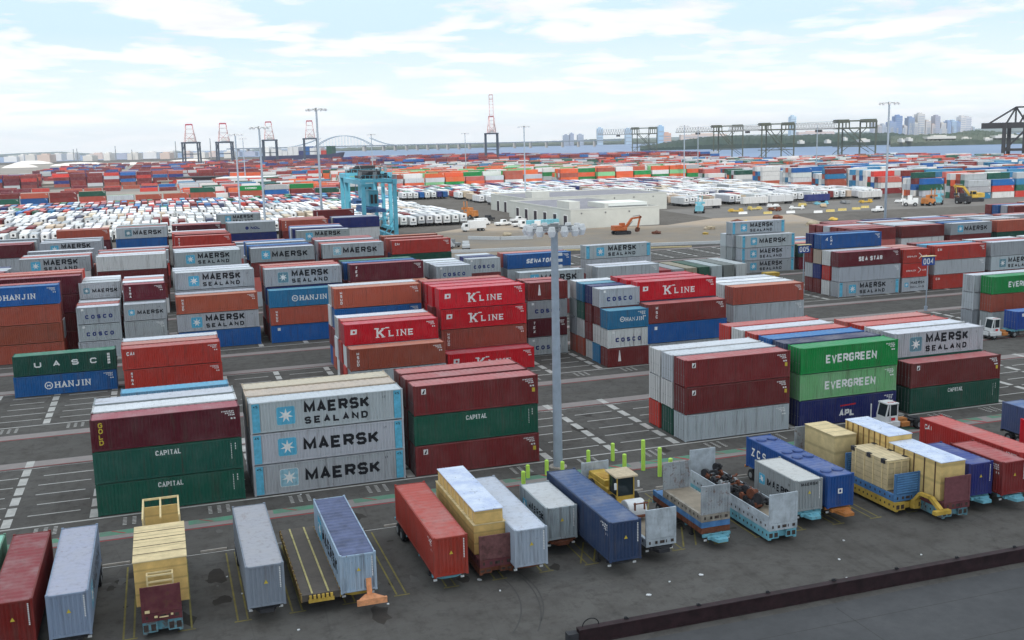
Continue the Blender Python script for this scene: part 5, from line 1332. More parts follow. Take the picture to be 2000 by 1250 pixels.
def bay_box(X, Y0, L, H, c, brandn, label, rgb=None, roof=None, side='left', worn=False, z=ZC, tri=True, doors=False, lab2=None):
    b = dict(L=L, H=H, c=c, brand=None, rgb=rgb or COLS[c][0], roof=roof or ROOFC[c], x=X, y=Y0+L, z=z, rz=-math.pi/2, worn=worn)
    if doors: b.update(x=X+2.44, y=Y0, rz=math.pi/2)
    o = build_container(b, label, 'containers on chassis in the near bays')
    if brandn:
        for nm, bme, subs in brand(brandn, L, H):
            q = link(nm, bme, o)
            if (side == 'right') != doors: q.location = (L, 2.44, 0); q.rotation_euler = (0, 0, math.pi)
            for sn, sm in subs: link(sn, sm, q)
    if tri and not doors:
        mb = MB(); k = len(mb.v); xx = L+.014; mb.v += [(xx, 1.1, H*.55), (xx, 1.38, H*.55), (xx, 1.24, H*.55+.26)]; mb.f.append((k, k+1, k+2)); mb.m.append(0)
        link('warning_mark', mb.mesh('warning_mark', MYL), o)
        mb = MB()
        for q in range(12): mb.quad((xx, 2.12, H-.35-q*.12), (xx, 2.2, H-.35-q*.12), (xx, 2.2, H-.27-q*.12), (xx, 2.12, H-.27-q*.12))
        link('code_marking', mb.mesh('code_marking', MW), o)
    return o
S = S40
CH_ = lambda *a, **k: chassis(*a, **k)
CH_(-14.2+1.22, 66.2, S, MDARK, 'dark chassis under the green container at the left edge'); bay_box(-14.6, 66.5, S, 2.75, 'lg', None, 'pale green container cut off by the left edge of the near bays', rgb=(90,130,110), roof=(150,205,185))
CH_(-10.35, 66.3, S, MDARK, 'dark chassis under the dark red container, second bay'); bay_box(-11.55, 65.6, S, 2.9, 'br', 'CODE', 'dark red container on chassis, lower left corner', rgb=(110, 30, 26), roof=(142, 70, 74))
CH_(-7.15, 66.3, S, MDARK, 'dark chassis under the pale blue container at lower left'); bay_box(-8.4, 65.6, S, 2.9, 'gy', 'MAERSK', 'pale blue grey container on chassis, second from lower left corner', rgb=(124, 138, 160), roof=(172, 174, 192), side='right')
CH_(4.65, 66.3, S, MDARK, 'dark chassis under the plain grey container'); bay_box(3.45, 65.5, S, 2.9, 'gy', None, 'plain grey container on chassis, between huge crate and empty flat rack', rgb=(122, 130, 142), roof=(168, 168, 176))
CH_(10.75, 66.2, S-.2, MYEL, 'yellow chassis under the tarpaulin topped container', nose=.2); t5 = bay_box(9.5, 65.5, S-.1, 2.7, 'gy', 'MAERSK', 'rusty open top container under blue grey tarpaulin', rgb=(150, 170, 190), roof=(60, 66, 96), worn=True)
for ch in t5.children:
    if ch.name.startswith('roof'): ch.data = ch.data.copy(); ch.data.materials[0] = MTARPB
mb = MB(); mb.prism([(-.3, 0), (.3, 0), (.95, -.85), (-.95, -.85)], 'z', .95, 1.05); mb.prism([(1.04, 0), (1.5, .75), (1.04, .75)][::1], 'x', -.2, .2) if False else None
mb.bar((0, -.05, 1.05), (0, .1, 2.1), .35, .12); mb.box(-1.0, -1.0, .7, 1.0, -.85, 1.1)
o = mb.build('coupling_bracket', flat('salmon_primer', (.75, .33, .16), .6, var=.25), loc=(11.35, 65.3, 0)); tag(o, 'orange triangular coupling bracket before the tarpaulin topped container', 'coupling bracket')
CH_(17.15, 66.4, S, MCYAN, 'cyan chassis under the bright red brown container', nose=.15); bay_box(15.95, 65.7, S, 2.9, 'rd', 'CODE', 'bright rust red container on cyan chassis, wheels showing at its far end', rgb=(150, 52, 40), roof=(186, 92, 84))
CH_(22.9, 66.0, S, MRUST, 'rusty chassis under the silver container', nose=.1); bay_box(21.65, 65.2, S, 2.8, 'gy', None, 'silver container with stained pale roof, right of the tarpaulined crates', rgb=(150, 160, 174), roof=(200, 206, 220))
CH_(26.7, 69.3, S20, MRUST, 'rusty short chassis under the twenty foot grey container', nose=.5); bay_box(25.45, 69.0, S20, 2.6, 'gy', 'MSL', 'short grey container with star panel, rust stained roof, bay centre', rgb=(146, 156, 162), roof=(200, 202, 205), worn=True)
CH_(29.35, 64.2, S, MDARK, 'dark chassis under the long dark blue container', nose=.1); bay_box(28.15, 63.6, S+.3, 3.0, 'nv', 'CODE', 'long dark blue container on chassis, right of the lamp pole base', rgb=(44, 60, 90), roof=(78, 98, 136))
CH_(47.0, 67.3, S20, MCYAN, 'cyan chassis with coupling plate under the short star panel container', nose=1.1); c14 = bay_box(45.75, 67.2, S20, 2.6, 'gy', 'MAERSK', 'short grey container with star panel and lettering on both faces', rgb=(138, 142, 144), roof=(204, 204, 202))
mb = MB(); word(mb, 'MAERSK', .45, 2.1, .21, .24, .05, .05); q = link('end_lettering', mb.mesh('end_lettering', MK), c14, (S20+.002, 0, 0), math.pi/2)
CH_(49.8, 67.4, S, MORG, 'orange chassis with long coupling plate under the hatched blue container', nose=1.6)
c15 = bay_box(48.55, 67.0, S, 2.7, 'bl', None, 'blue bulk container with pairs of round roof hatches', rgb=(28, 72, 134), roof=(82, 104, 160), tri=False)
mb = MB(); word(mb, 'ZCS', .9, 1.2, .55, .75, .35, .14); link('lettering', mb.mesh('lettering', MW), c15)
mb = MB(); mb.quad((0, 0, 0), (.42, 0, 0), (.42, 0, .42), (0, 0, .42)); q = link('emblem', mb.mesh('emblem', MW), c15, (S+.014, .95, 1.15), math.pi/2); mb = MB(); mb.quad((.12, -.004, .1), (.3, -.004, .1), (.3, -.004, .32), (.12, -.004, .32)); link('emblem_stroke', mb.mesh('emblem_stroke', MNB), q)
for xx in (1.4, 5.4, 6.9, 10.9):
    for yy in (.68, 1.76):
        mb = MB(); mb.tube((xx, yy, 2.64), (xx, yy, 2.78), .46, 20); mb.tube((xx, yy, 2.781), (xx, yy, 2.83), .40, 20, .3); mb.build('roof_hatch', PAINT, c15, color=s2l((76, 98, 152)))
CH_(61.75, 65.3, S20, MCYAN, 'cyan chassis nose under the short navy container', nose=1.2); bay_box(60.55, 65.0, S20, 2.8, 'nv', 'MARK', 'short navy container on cyan chassis, right of the maroon ended rack', rgb=(34, 40, 108), roof=(74, 88, 150))
CH_(64.5, 64.6, S20, MCYAN, 'cyan chassis nose under the short maroon container', nose=1.2); bay_box(63.25, 64.2, S20, 2.85, 'br', 'CODE', 'short maroon container cut by the right edge of the near bays', rgb=(118, 36, 36), roof=(176, 84, 84))
CH_(67.65, 66.0, S, MDARK, 'dark chassis under the long light red container at right'); bay_box(66.4, 65.6, S, 2.9, 'rd', 'CAI', 'long light red container with white corner letters at right edge', rgb=(170, 48, 46), roof=(200, 108, 104))
CH_(76.2, 62.5, S, MDARK, 'dark chassis under the crimson container at the right edge'); bay_box(75.0, 62.2, S, 2.7, 'kr', None, 'crimson container sliver at the right edge behind the light red one')
CH_(79.1, 67.6, S, MDARK, 'dark chassis under the slate blue container at the right edge'); bay_box(77.9, 67.5, S, 2.8, 'sl', None, 'slate blue container at the right edge beside the near aisle', rgb=(70, 82, 118), roof=(96, 120, 165))

MSLOT = flat('dark_slot', (.06, .045, .04), .9, var=.6)
def flatrack(X, Y0, L, mat, deckm, label, ph0=2.3, ph1=2.3, z=1.18, panelm=None, both=True, lowside=0, corr_=True):
    o = empty('flat_rack', (X, Y0, z)); tag(o, label, 'flat rack', 'flat racks in the near trailer bays'); pm = panelm or mat
    mb = MB(); mb.box(0, 0, 0, .22, L, .58); mb.box(2.22, 0, 0, 2.44, L, .58); mb.box(.2201, .02, .0, 2.2199, .3, .56); mb.box(.2201, L-.3, .0, 2.2199, L-.02, .56)
    for k in range(int(L/1.2)): mb.box(.2201, .6+k*1.2, .2, 2.2199, .72+k*1.2, .5)
    mb.build('side_rail', mat, o)
    mb = MB()
    for k in range(int((L-.8)/.62)):
        for s in (-.014, 2.441): mb.box(s, .5+k*.62, .24, s+.013, .64+k*.62, .42)
    for k in range(5): mb.box(.24+k*.44+.05*(k % 2), -.016, .18, .36+k*.44+.12*(k % 3), -.001, .40)
    mb.build('lashing_slot', MSLOT, o)
    mb = MB(); mb.box(.2201, .3001, .5001, 2.2199, L-.3001, .57); mb.build('deck', deckm, o)
    for k, (yy, ph) in enumerate(((0, ph0), (L-.14, ph1))):
        if not ph: continue
        mb = MB(); mb.box(0, yy, .581, .16, yy+.14, .58+ph); mb.box(2.28, yy, .581, 2.44, yy+.14, .58+ph); mb.box(.1601, yy+.02, .58+ph-.14, 2.2799, yy+.12, .58+ph-.01)
        if corr_:
            n = 9; w = 2.12/n
            for q in range(n): mb.box(.16+q*w+.002, yy+.03, .58, .16+(q+.55)*w, yy+.08, .58+ph-.1401); mb.box(.16+(q+.55)*w+.001, yy+.055, .58, .16+(q+1)*w, yy+.105, .58+ph-.1401)
        else: mb.box(.1601, yy+.03, .58, 2.2799, yy+.11, .58+ph-.1401)
        mb.build('end_panel', pm, o)
    if lowside:
        mb = MB()
        for s in (0, 2.34): mb.box(s, .15, .581, s+.10, L-.15, .58+lowside)
        mb.build('side_board', mat, o)
    return o
MGRF = worn('grey_rack_paint', (.34, .37, .40))
MGRL = worn('pale_rack_paint', (.44, .49, .54), th=.60)
MRKR = worn('maroon_rack_paint', (.13, .03, .04))
MRKB = worn('blue_rack_paint', (.07, .19, .40), th=.6)
def low_bed(X, Y0, L, mat, label, z0=.35, dz=.8):
    o = empty('low_bed_trailer', (X, Y0, 0)); tag(o, label, 'trailer', 'low bed trailers in the near bays')
    mb = MB()
    for x0 in (0, 2.2): mb.box(x0, 0, z0, x0+.24, L, z0+dz-.005)
    for k in range(int(L/1.1)): mb.box(.2401, .2+k*1.1, z0+.15, 2.1999, .34+k*1.1, z0+dz-.1)
    sl = MB()
    for k in range(int((L-.4)/.55)):
        for s in (-.014, 2.441): sl.box(s, .2+k*.55, z0+.3, s+.013, .34+k*.55, z0+dz-.28)
    for q in (.05, .5, 1.6, 2.05): sl.box(q, -.016, z0+.2, q+.3, -.001, z0+dz-.2)
    sl.build('lashing_slot', MSLOT, o)
    mb.box(.2401, 0, z0+.1, .9, .18, z0+dz-.01); mb.box(1.54, 0, z0+.1, 2.1999, .18, z0+dz-.01)
    mb.build('beam_frame', mat, o)
    for yy in (L-.9, L-1.9):
        for s in (.45, 1.99): add_wheel(o, (s, yy, .5))
    mb = MB(); mb.box(.3, 1.4, 0, .6, 1.7, z0+.2); mb.box(1.84, 1.4, 0, 2.14, 1.7, z0+.2); mb.build('landing_leg', MDARK, o)
    return o
# huge crate on the maroon rack, lower left
MCBL = worn('worn_cyan_paint', (.12, .30, .37), th=.47)
low_bed(-3.03, 66.1, 13.0, MCBL, 'worn cyan low bed trailer under the huge plywood crate', .3, .85)
fr_ = flatrack(-3.03, 66.0, 13.0, MRKR, MDECK, 'maroon flat rack carrying the huge plywood crate', 1.75, 0, z=1.16, corr_=False)
mb = MB(); mb.box(.2, -.05, .62, .5, -.02, .8); mb.box(.75, -.05, .25, .95, -.02, .38); mb.box(1.75, -.05, .3, 1.9, -.02, .43); mb.box(1.05, -.05, .22, 1.6, -.02, .29); mb.build('marking_plate', MTIMB, fr_)
def crate(x, y, z, w, d, h, label, top=MPLYT, side=MPLY, battens=0, vb=0, mat_b=MTIMB, lid=.06, over=.04, group=None):
    o = empty('wooden_crate', (x, y, z)); tag(o, label, 'crate', group)
    mb = MB(); mb.box(0, 0, 0, w, d, h); mb.build('crate_wall', side, o)
    mb = MB(); mb.box(-over, -over, h+.002, w+over, d+over, h+lid)
    mb.build('lid', top, o)
    if battens:
        mb = MB()
        for k in range(battens):
            yy = d*(k+.5)/battens; mb.box(-.05, yy-.05, .05, -.002, yy+.05, h-.02); mb.box(w+.002, yy-.05, .05, w+.05, yy+.05, h-.02)
        mb.build('batten', mat_b, o)
    if vb:
        mb = MB()
        for k in range(vb+1):
            xx = .02+(w-.14)*k/vb; mb.box(xx, -.05, .02, xx+.1, -.002, h-.02)
        mb.box(-.02, -.055, h-.14, w+.02, -.0021, h-.02); mb.box(-.02, -.055, .0, w+.02, -.0021, .14); mb.build('end_frame', mat_b, o)
    return o
hc = crate(-3.33, 67.25, 1.75, 3.25, 6.7, 2.95, 'huge plywood crate overhanging the maroon rack at lower left')
mb = MB()
for k in range(4): mb.box(-.045, 1.3+k*1.35, 3.014, 3.29, 1.36+k*1.35, 3.03)
mb.build('lid_seam', flat('dark_seam', (.08, .06, .05), .8), hc)
of = empty('crate_frame', (-2.85, 75.2, 1.75)); tag(of, 'open pine frame with plywood back behind the huge crate', 'timber frame')
mb = MB()
for xx in (0, 1.2, 2.45): mb.box(xx, -.9, 2.95+.35, xx+.12, 3.2, 3.42); mb.box(xx, 3.2, 0, xx+.12, 3.32, 3.42)
mb.box(0, 3.33, 3.3, 2.57, 3.43, 3.45); mb.box(-.02, -.02, 0, .1, .1, 3.29); mb.box(2.47, -.02, 0, 2.59, .1, 3.29); mb.build('post_frame', MTIMB, of)
mb = MB(); mb.box(.121, 2.4, 0, 2.449, 2.5, 3.1); mb.box(.121, 2.501, 2.6, 2.449, 3.199, 2.66); mb.build('plywood_back', MPLY, of)
pf = empty('pine_frame', (-2.6, 66.5, 1.75)); tag(pf, 'small open pine frame standing between crate and maroon panel', 'timber frame')
mb = MB()
for xx in (0, 1.55): mb.box(xx, 0, 0, xx+.1, .1, 2.3); mb.box(xx, .1001, 2.2, xx+.1, .6, 2.3)
mb.box(.1001, 0, 2.2, 1.5499, .1, 2.3); mb.box(.1001, 0, 1.8, 1.5499, .1, 1.9); mb.box(.1001, 0, 1.5, 1.5499, .1, 1.58); mb.box(.1001, .5, 2.2, 1.5499, .6, 2.3); mb.build('frame', MTIMB, pf)
# empty flat rack with yellow rails
er = empty('flat_rack', (6.95, 65.7, 0)); tag(er, 'empty weathered flat rack with two yellow deck rails', 'flat rack', 'flat racks in the near trailer bays')
mb = MB(); mb.box(0, 0, 1.0, 2.5, 12.6, 1.45); mb.build('deck', MDECK, er)
mb = MB()
for xx in (.62, 1.7): mb.box(xx, .1, 1.455, xx+.12, 12.5, 1.50)
mb.build('deck_rail', worn('pale_yellow_rail', (.55, .48, .20), th=.52), er)
mb = MB()
for xx in (-.08, 2.5):
    mb.box(xx, 0, .95, xx+.08, 12.6, 1.4)
    for k in range(16): mb.box(xx-.03, .3+k*.8, 1.0, xx+.11, .42+k*.8, 1.47)
mb.build('side_rail', worn('rusty_yellow', (.36, .25, .07), th=.44), er)
mb = MB(); mb.box(.4, -.12, .9, 2.1, -.01, 1.12)
for k in range(6): mb.box(.45+.28*k, -.16, 1.13, .62+.28*k, -.01, 1.4)
mb.build('end_lug', MYEL, er)
for yy in (11.2, 12.3):
    for s in (.35, 2.15): add_wheel(er, (s, yy, .5))
# tarpaulined crates on maroon rack
low_bed(19.4, 66.4, 12.3, MRUST, 'rusty low bed trailer under the tarpaulined crate', .55, .55)
flatrack(19.4, 66.3, 12.3, MRKR, MDECK, 'brown flat rack with low end wall before the tarpaulined crate', 1.75, 0, z=1.11, panelm=flat('brown_panel', (.16, .07, .07), .75, var=.4), corr_=False)
c7 = crate(19.35, 67.4, 1.72, 2.35, 10.6, 2.15, 'long yellow plywood crate, lower part, with stencilled mark', battens=0, lid=.05)
mb = MB(); disc(mb, 1.2, 1.0, .3, -.012, 0, 16); mb.build('stencil_mark', MDARK, c7, fix=False)
c7b = crate(19.5, 67.5, 3.93, 2.05, 10.3, .95, 'upper plywood crate under pale blue tarpaulin, left of silver container', top=MTARP, battens=9, lid=.07, over=.06)
# grey rack with yellow machine
CH_(33.0, 65.6, S, MDARK, 'dark chassis under the rack with the yellow machine')
flatrack(31.75, 65.2, 12.3, MGRL, MDECKT, 'pale grey flat rack carrying the yellow road machine', 2.25, 2.25, z=1.18, corr_=False)
mc = empty('road_roller', (33.0, 0, 1.76)); mc.location.y = 0; tag(mc, 'yellow road machine with cab and white rounded drum cover', 'road machine')
mb = MB(); mb.box(-.75, 73.2, .45, .75, 77.2, 1.25); mb.prism([(73.9, 1.25), (77.2, 1.25), (77.2, 1.62), (73.9, 1.75)], 'x', -.7, .7); mb.box(-1.0, 70.9, .35, 1.0, 73.2, .85); mb.build('engine_body', MYEL, mc, bevel=.05)
mb = MB()
for k in range(7): mb.box(-.6, 74.3+k*.4, 1.72-.03*k, .6, 74.5+k*.4, 1.80-.03*k)
mb.build('hood_louvre', flat('louvre_ochre', (.5, .29, .05), .6), mc)
cb = MB(); cb.box(-.75, 71.4, .86, .75, 73.0, 1.2)
for xx in (-.75, .67):
    for yy in (71.4, 72.92): cb.box(xx, yy, 1.2, xx+.08, yy+.08, 2.75)
cbo = cb.build('cab', MYEL, mc)
g = MB(); g.box(-.70, 71.45, 1.21, .70, 72.95, 2.7); g.build('window', MGLASS, cbo)
g = MB(); g.prism([(-.95, 71.1), (.95, 71.1), (.95, 73.3), (-.95, 73.3)], 'z', 2.76, 2.92); g.build('cab_roof', MTAN, cbo, bevel=.04)
for s in (-1, 1):
    g = MB(); g.box(s*.98-.08, 71.1, 1.9, s*.98+.08, 71.25, 2.4); g.build('mirror', MWHITE, cbo)
g = MB(); K = 12
prof = [(69.0+.95-.95*math.cos(math.pi*k/K), .45+.95*math.sin(math.pi*k/K)) for k in range(K+1)]
g.prism([(68.95, .2)]+prof+[(70.95, .2)], 'x', -.75, .75); g.build('drum_cover', MWHITE, mc, bevel=.08)
g = MB()
for xx in (-.4, .4): g.box(xx-.05, 68.8, .9, xx+.05, 68.94, 1.5)
g.box(-.9, 68.7, .35, .9, 68.9, .5); g.box(-.6, 68.6, 1.45, .6, 68.7, 1.52); g.build('front_guard', MRUST, mc)
for yy in (72.0, 76.2):
    for s in (-1, 1): add_wheel(mc, (s*1.0, yy, .62), wheel_mesh(.62, .45))
g = MB(); g.tube((.5, 73.6, 1.7), (.5, 73.6, 2.5), .06, 8); g.build('exhaust_pipe', MDARK, mc)
# stack of short racks
CH_(38.2, 66.3, S20+2.5, MCYAN, 'cyan chassis with nose plate under the stack of racks', nose=1.0, z=.95)
for z_, mt_, lb in ((.97, MRUST, 'rusty orange bottom rack of the stack of three'), (1.42, MRKB, 'blue middle rack of the stack of three')):
    o = empty('folded_rack', (37.0, 66.5, z_)); tag(o, lb, 'flat rack', 'folded racks stacked on a chassis'); mb = MB(); mb.box(0, 0, 0, 2.44, 8.2, .3)
    for k in range(8): mb.box(-.04, .2+k*1.0, .02, -.001, .4+k*1.0, .4); mb.box(2.441, .2+k*1.0, .02, 2.48, .4+k*1.0, .4)
    for xx in (0, 2.24): mb.box(xx, 0, .301, xx+.2, 8.2, .43)
    mb.box(.2001, .0, .301, 2.2399, .16, .43); mb.build('side_rail', mt_, o)
flatrack(37.0, 66.5, 6.4, flat('tan_rack_paint', (.30, .27, .23), .7, var=.4, scale=2), MDECKT, 'short grey corrugated ended rack on top of the stack', 2.25, 2.25, z=1.87, panelm=MGRF)
# rack with scrap
low_bed(41.85, 64.9, 12.6, MCYAN, 'cyan low bed trailer under the rack of scrap machinery', .3, .75)
flatrack(41.85, 64.8, 12.6, MGRL, MDECKT, 'pale grey rack loaded with dark scrap machinery', 2.3, 2.3, z=1.06, lowside=.55, corr_=False)
ps = empty('machinery_parts', (43.07, 0, 1.66)); tag(ps, 'tangle of dark machine parts heaped on the pale rack', 'machine parts')
r2 = random.Random(8)
for k in range(46):
    mb = MB(); yy = 67.6+k*.185; xx = r2.uniform(-.75, .75); zz = r2.uniform(.1, 1.05); a = r2.uniform(0, 3.14)
    if k % 3 == 0:
        mb.tube((xx-.12, yy, zz), (xx+.12, yy+.1, zz), r2.uniform(.28, .5), 14); nm = 'hub'
    elif k % 3 == 1:
        mb.bar((xx-.6*math.cos(a), yy-.6*math.sin(a), zz), (xx+.6*math.cos(a), yy+.6*math.sin(a), zz+r2.uniform(-.2, .3)), .16, .14); mb.tube((xx, yy, zz-.1), (xx, yy, zz+.3), .15, 8); nm = 'axle_beam'
    else:
        mb.tube((-.85, yy, .15+zz*.5), (.85, yy+.2, .15+zz*.5), .11, 10); mb.tube((-.8, yy, .15+zz*.5), (-.62, yy, .15+zz*.5), .3, 10); mb.tube((.62, yy+.2, .15+zz*.5), (.8, yy+.2, .15+zz*.5), .3, 10); nm = 'axle'
    mb.build(nm, (MDARK, MRUST, MDARK, MRUB, MSTEEL)[k % 5] if k % 5 != 4 or k % 2 else MDARK, ps)
# blue rack with strapped crate, plus plain crate on the rack behind
low_bed(54.5, 66.2, 7.4, MYEL, 'yellow low bed trailer under the blue slatted rack', .35, .75)
flatrack(54.5, 66.4, 6.5, MRKB, MDECK, 'blue slatted rack carrying the strapped tan crate', 1.75, 1.75, z=1.11)
for yy in (66.385, 72.735):
    mb = MB()
    for k in range(8): mb.box(54.72, yy, 1.80+k*.2, 56.72, yy+.03, 1.89+k*.2)
    o_ = mb.build('end_panel_rib', flat('rib_blue', (.12, .30, .58), .5, var=.2)); o_.parent = [q for q in bpy.data.objects if q.get('label', '').startswith('blue slatted rack')][0]; o_.location = (-54.5, -66.4, -1.11)
c17 = crate(54.62, 67.6, 1.72, 2.15, 4.6, 2.45, 'tan strapped crate with dark corner caps on blue rack', side=wood_mat('tan_crate_board', (.60, .47, .27), .5, 'z'), top=wood_mat('tan_crate_lid', (.68, .55, .34), .5, 'x'), battens=4, vb=3)
mb = MB()
for yy in (.25, 2.1, 4.2):
    for xx in (-.09, 1.98): mb.box(xx, yy, 2.2, xx+.26, yy+.45, 2.56)
mb.build('corner_cap', MDARK, c17)
gn = MB(); gn.bar((56.1, 65.9, 1.3), (56.1, 65.3, 2.0), .3, .25); gn.bar((56.1, 65.3, 2.0), (56.3, 64.3, 1.95), .3, .25); gn.bar((56.3, 64.3, 1.95), (56.35, 63.2, 1.25), .35, .3); gn.box(55.6, 62.9, 1.0, 57.1, 63.3, 1.3); gn.bar((56.1, 65.9, .6), (56.1, 65.9, 1.3), .4)
o = gn.build('gooseneck', MYEL); tag(o, 'yellow curved gooseneck in front of the blue slatted rack', 'gooseneck')
low_bed(54.0, 73.7, 6.3, MRUST, 'low bed trailer under the plain crate behind the blue rack', .45, .65)
flatrack(54.0, 73.6, 6.2, MGRF, MDECK, 'grey rack under the plain tall crate', 0, 2.35, z=1.11)
crate(54.1, 73.9, 1.69, 2.2, 4.4, 2.95, 'plain tall ply crate behind the strapped one', side=wood_mat('pale_ply', (.64, .50, .25), 1.6, 'z'))
# crates with white tarps on the maroon ended rack
low_bed(56.95, 63.7, 13.2, MCBL, 'worn cyan low bed under the long row of tarped crates', .3, .75)
flatrack(56.95, 63.5, 13.2, MRKR, MDECK, 'maroon flat rack with plain end panel and tarped crates', 2.1, 0, z=1.06, corr_=False, panelm=flat('dull_maroon_panel', (.17, .06, .07), .7, var=.2))
crate(56.95, 64.1, 1.66, 2.35, 6.2, 3.1, 'tall front crate with white tarpaulin top, behind the maroon end panel', top=MTARP, side=wood_mat('front_ply', (.70, .50, .20), 1.6, 'z'), battens=5, mat_b=MDARK if False else flat('strap_dark', (.12, .07, .04), .7), group='tarped crates on the maroon rack')
crate(56.95, 70.4, 1.66, 2.35, 5.9, 3.6, 'taller rear crate with white tarpaulin top and dark straps', top=MTARP, side=wood_mat('rear_ply', (.74, .50, .18), 1.6, 'z'), battens=8, mat_b=flat('strap_brown', (.22, .12, .04), .7), group='tarped crates on the maroon rack')

# ------------------------------------------------------------------ yard tractors
def tractor(x, y, rz, label, flag=True):
    """faces -X locally"""
    o = empty('yard_tractor', (x, y, 0), rz); tag(o, label, 'yard tractor', 'white yard tractors')
    mb = MB(); 
    for yy in (-.55, .43): mb.box(.2, yy, .55, 5.3, yy+.12, .85)
    for xx in (1.9, 3.0, 4.2, 5.1): mb.box(xx, -.4299, .58, xx+.12, .4299, .82)
    mb.build('frame', MDARK, o)
    mb = MB(); mb.box(1.9, -.4, .86, 3.4, .4, 1.15); mb.box(2.2, -1.05, .5, 3.2, -.56, .95); mb.tube((1.9, .8, .8), (3.2, .8, .8), .28, 12); mb.build('fuel_tank', MORG, o)
    mb = MB(); mb.tube((4.5, 0, 1.0), (4.5, 0, 1.1), .5, 20); mb.box(4.3, -.45, .86, 4.8, .45, .99); mb.box(3.6, -.7, .9, 4.1, .7, 1.0); mb.build('fifth_wheel', MDARK, o)
    c = MB(); c.box(-.1, -1.15, .6, 1.9, 1.15, 1.15)   # lower body / hood
    c.prism([(0.05, 1.1501), (.35, 1.1501), (.1, 1.35)], 'y', -1.1, 1.1) if False else None
    x0, x1 = .15, 1.75
    # cab shell built of pillars and panels
    zb, zt = 1.151, 2.95
    for yy in (-.95, .45): c.box(x0+.55, yy, zb, x0+.67, yy+.12, zt)
    c.box(x1-.1, -.95, zb, x1, .57, zt); c.box(x0+.1, -.95, zb, x1-.1001, -.83, 1.75); c.box(x0+.1, .45, zb, x1-.1001, .57, 1.75); c.box(x0+.1, -.8299, zb, x0+.2, .4499, 1.7)
    for yy in (-.95, .45): c.bar((x0+.14, yy+.06, 1.7), (x0+.42, yy+.06, zt-.02), .12, .12)
    c.box(x0+.3, -1.0, zt+.001, x1+.05, .62, zt+.14)
    cab = c.build('cab', MWHITE, o, bevel=.02)
    g = MB(); g.prism([(x0+.2, 1.71), (x1-.12, 1.71), (x1-.12, zt), (x0+.45, zt)], 'y', -.9, -.86); g.build('side_window', MGLASS, cab)
    g = MB(); g.prism([(x0+.2, 1.71), (x1-.12, 1.71), (x1-.12, zt), (x0+.45, zt)], 'y', .48, .52); g.build('side_window', MGLASS, cab)
    g = MB(); n = len(g.v); g.quad((x0+.14, -.82, 1.71), (x0+.14, .44, 1.71), (x0+.42, .44, zt), (x0+.42, -.82, zt)); g.build('windscreen', MGLASS, cab)
    mk = MB(); word(mk, 'X07', 0, 0, .3, .4, .08, .09); q = link('roof_marking', mk.mesh('roof_marking', MRL), cab, (x0+.55, -.75, zt+.145)); q.rotation_euler = (-math.pi/2, 0, 0)
    mk = MB(); mk.quad((0, 0, 0), (.5, 0, 0), (.5, 0, .32), (0, 0, .32)); link('door_mark', mk.mesh('door_mark', MRL), cab, (x0+.75, -.955, 1.25))
    g = MB()
    for yy in (-1.1, .9): g.box(-.32, yy, .45, -.12, yy+.2, .75)
    g.box(-.35, -1.15, .45, -.11, 1.15, .62); g.bar((-.2, -.9, .62), (-.2, -.9, 1.3), .06); g.bar((-.2, .9, .62), (-.2, .9, 1.3), .06); g.bar((-.2, -.9, 1.3), (-.2, .9, 1.3), .06); g.build('bumper', MDARK, o)
    g = MB(); g.tube((-.05, 1.05, 1.15), (-.05, 1.05, 2.7), .07, 8); g.build('exhaust_pipe', MWHITE, o)
    for yy in (-.85, .85): 
        add_wheel(o, (.75, yy, .5), WHS, math.pi/2)
    for yy in (-.85, .85): add_wheel(o, (4.4, yy, .52), WHM, math.pi/2)
    return o
tractor(68.9, 87.0, 0, 'white yard tractor with open rear frame beside the navy stack')
tractor(114.4, 121.0, 0, 'white yard tractor hauling the blue container at right edge')
ch = chassis(118.6, 121.0, 12.4, MCYAN, 'cyan chassis under the hauled blue container at right edge', nose=.3, rz=-math.pi/2)
b = dict(L=S40, H=2.75, c='bl', brand='MARK', rgb=(28, 66, 140), roof=(92, 130, 190), x=118.9, y=119.8, z=ZC, rz=0); build_container(b, 'blue container on moving cyan chassis at the right edge', 'containers on chassis in the near bays')

# signs on thin posts
def block_sign(x, y, h, txt, label):
    o = empty('block_sign', (x, y, 0)); tag(o, label, 'sign', 'blue block number signs'); mb = MB(); mb.tube((0, 0, 0), (0, 0, h), .09, 8); mb.tube((0, 0, 0), (0, 0, .8), .28, 10); mb.build('post', MGALV, o)
    mb = MB(); mb.box(-1.3, -.2, h-1.5, 1.3, -.1, h); s_ = mb.build('sign_panel', flat('sign_blue', (.02, .07, .3), .4), o)
    mb = MB(); word(mb, txt, -1.1, h-1.3, .6, 1.0, .15, .17, dep=-.215); mb.build('lettering', MW, s_, fix=False)
    mb = MB(); mb.box(-1.4, -.5, h+.01, 1.4, .3, h+.12); mb.build('sign_hood', MTIMB, o)
block_sign(123.9, 145, 9.4, '004', 'blue block sign 004 on a thin post at right')
block_sign(117.2, 171.5, 9.4, '005', 'blue block sign 005 beside the four tier stack end')

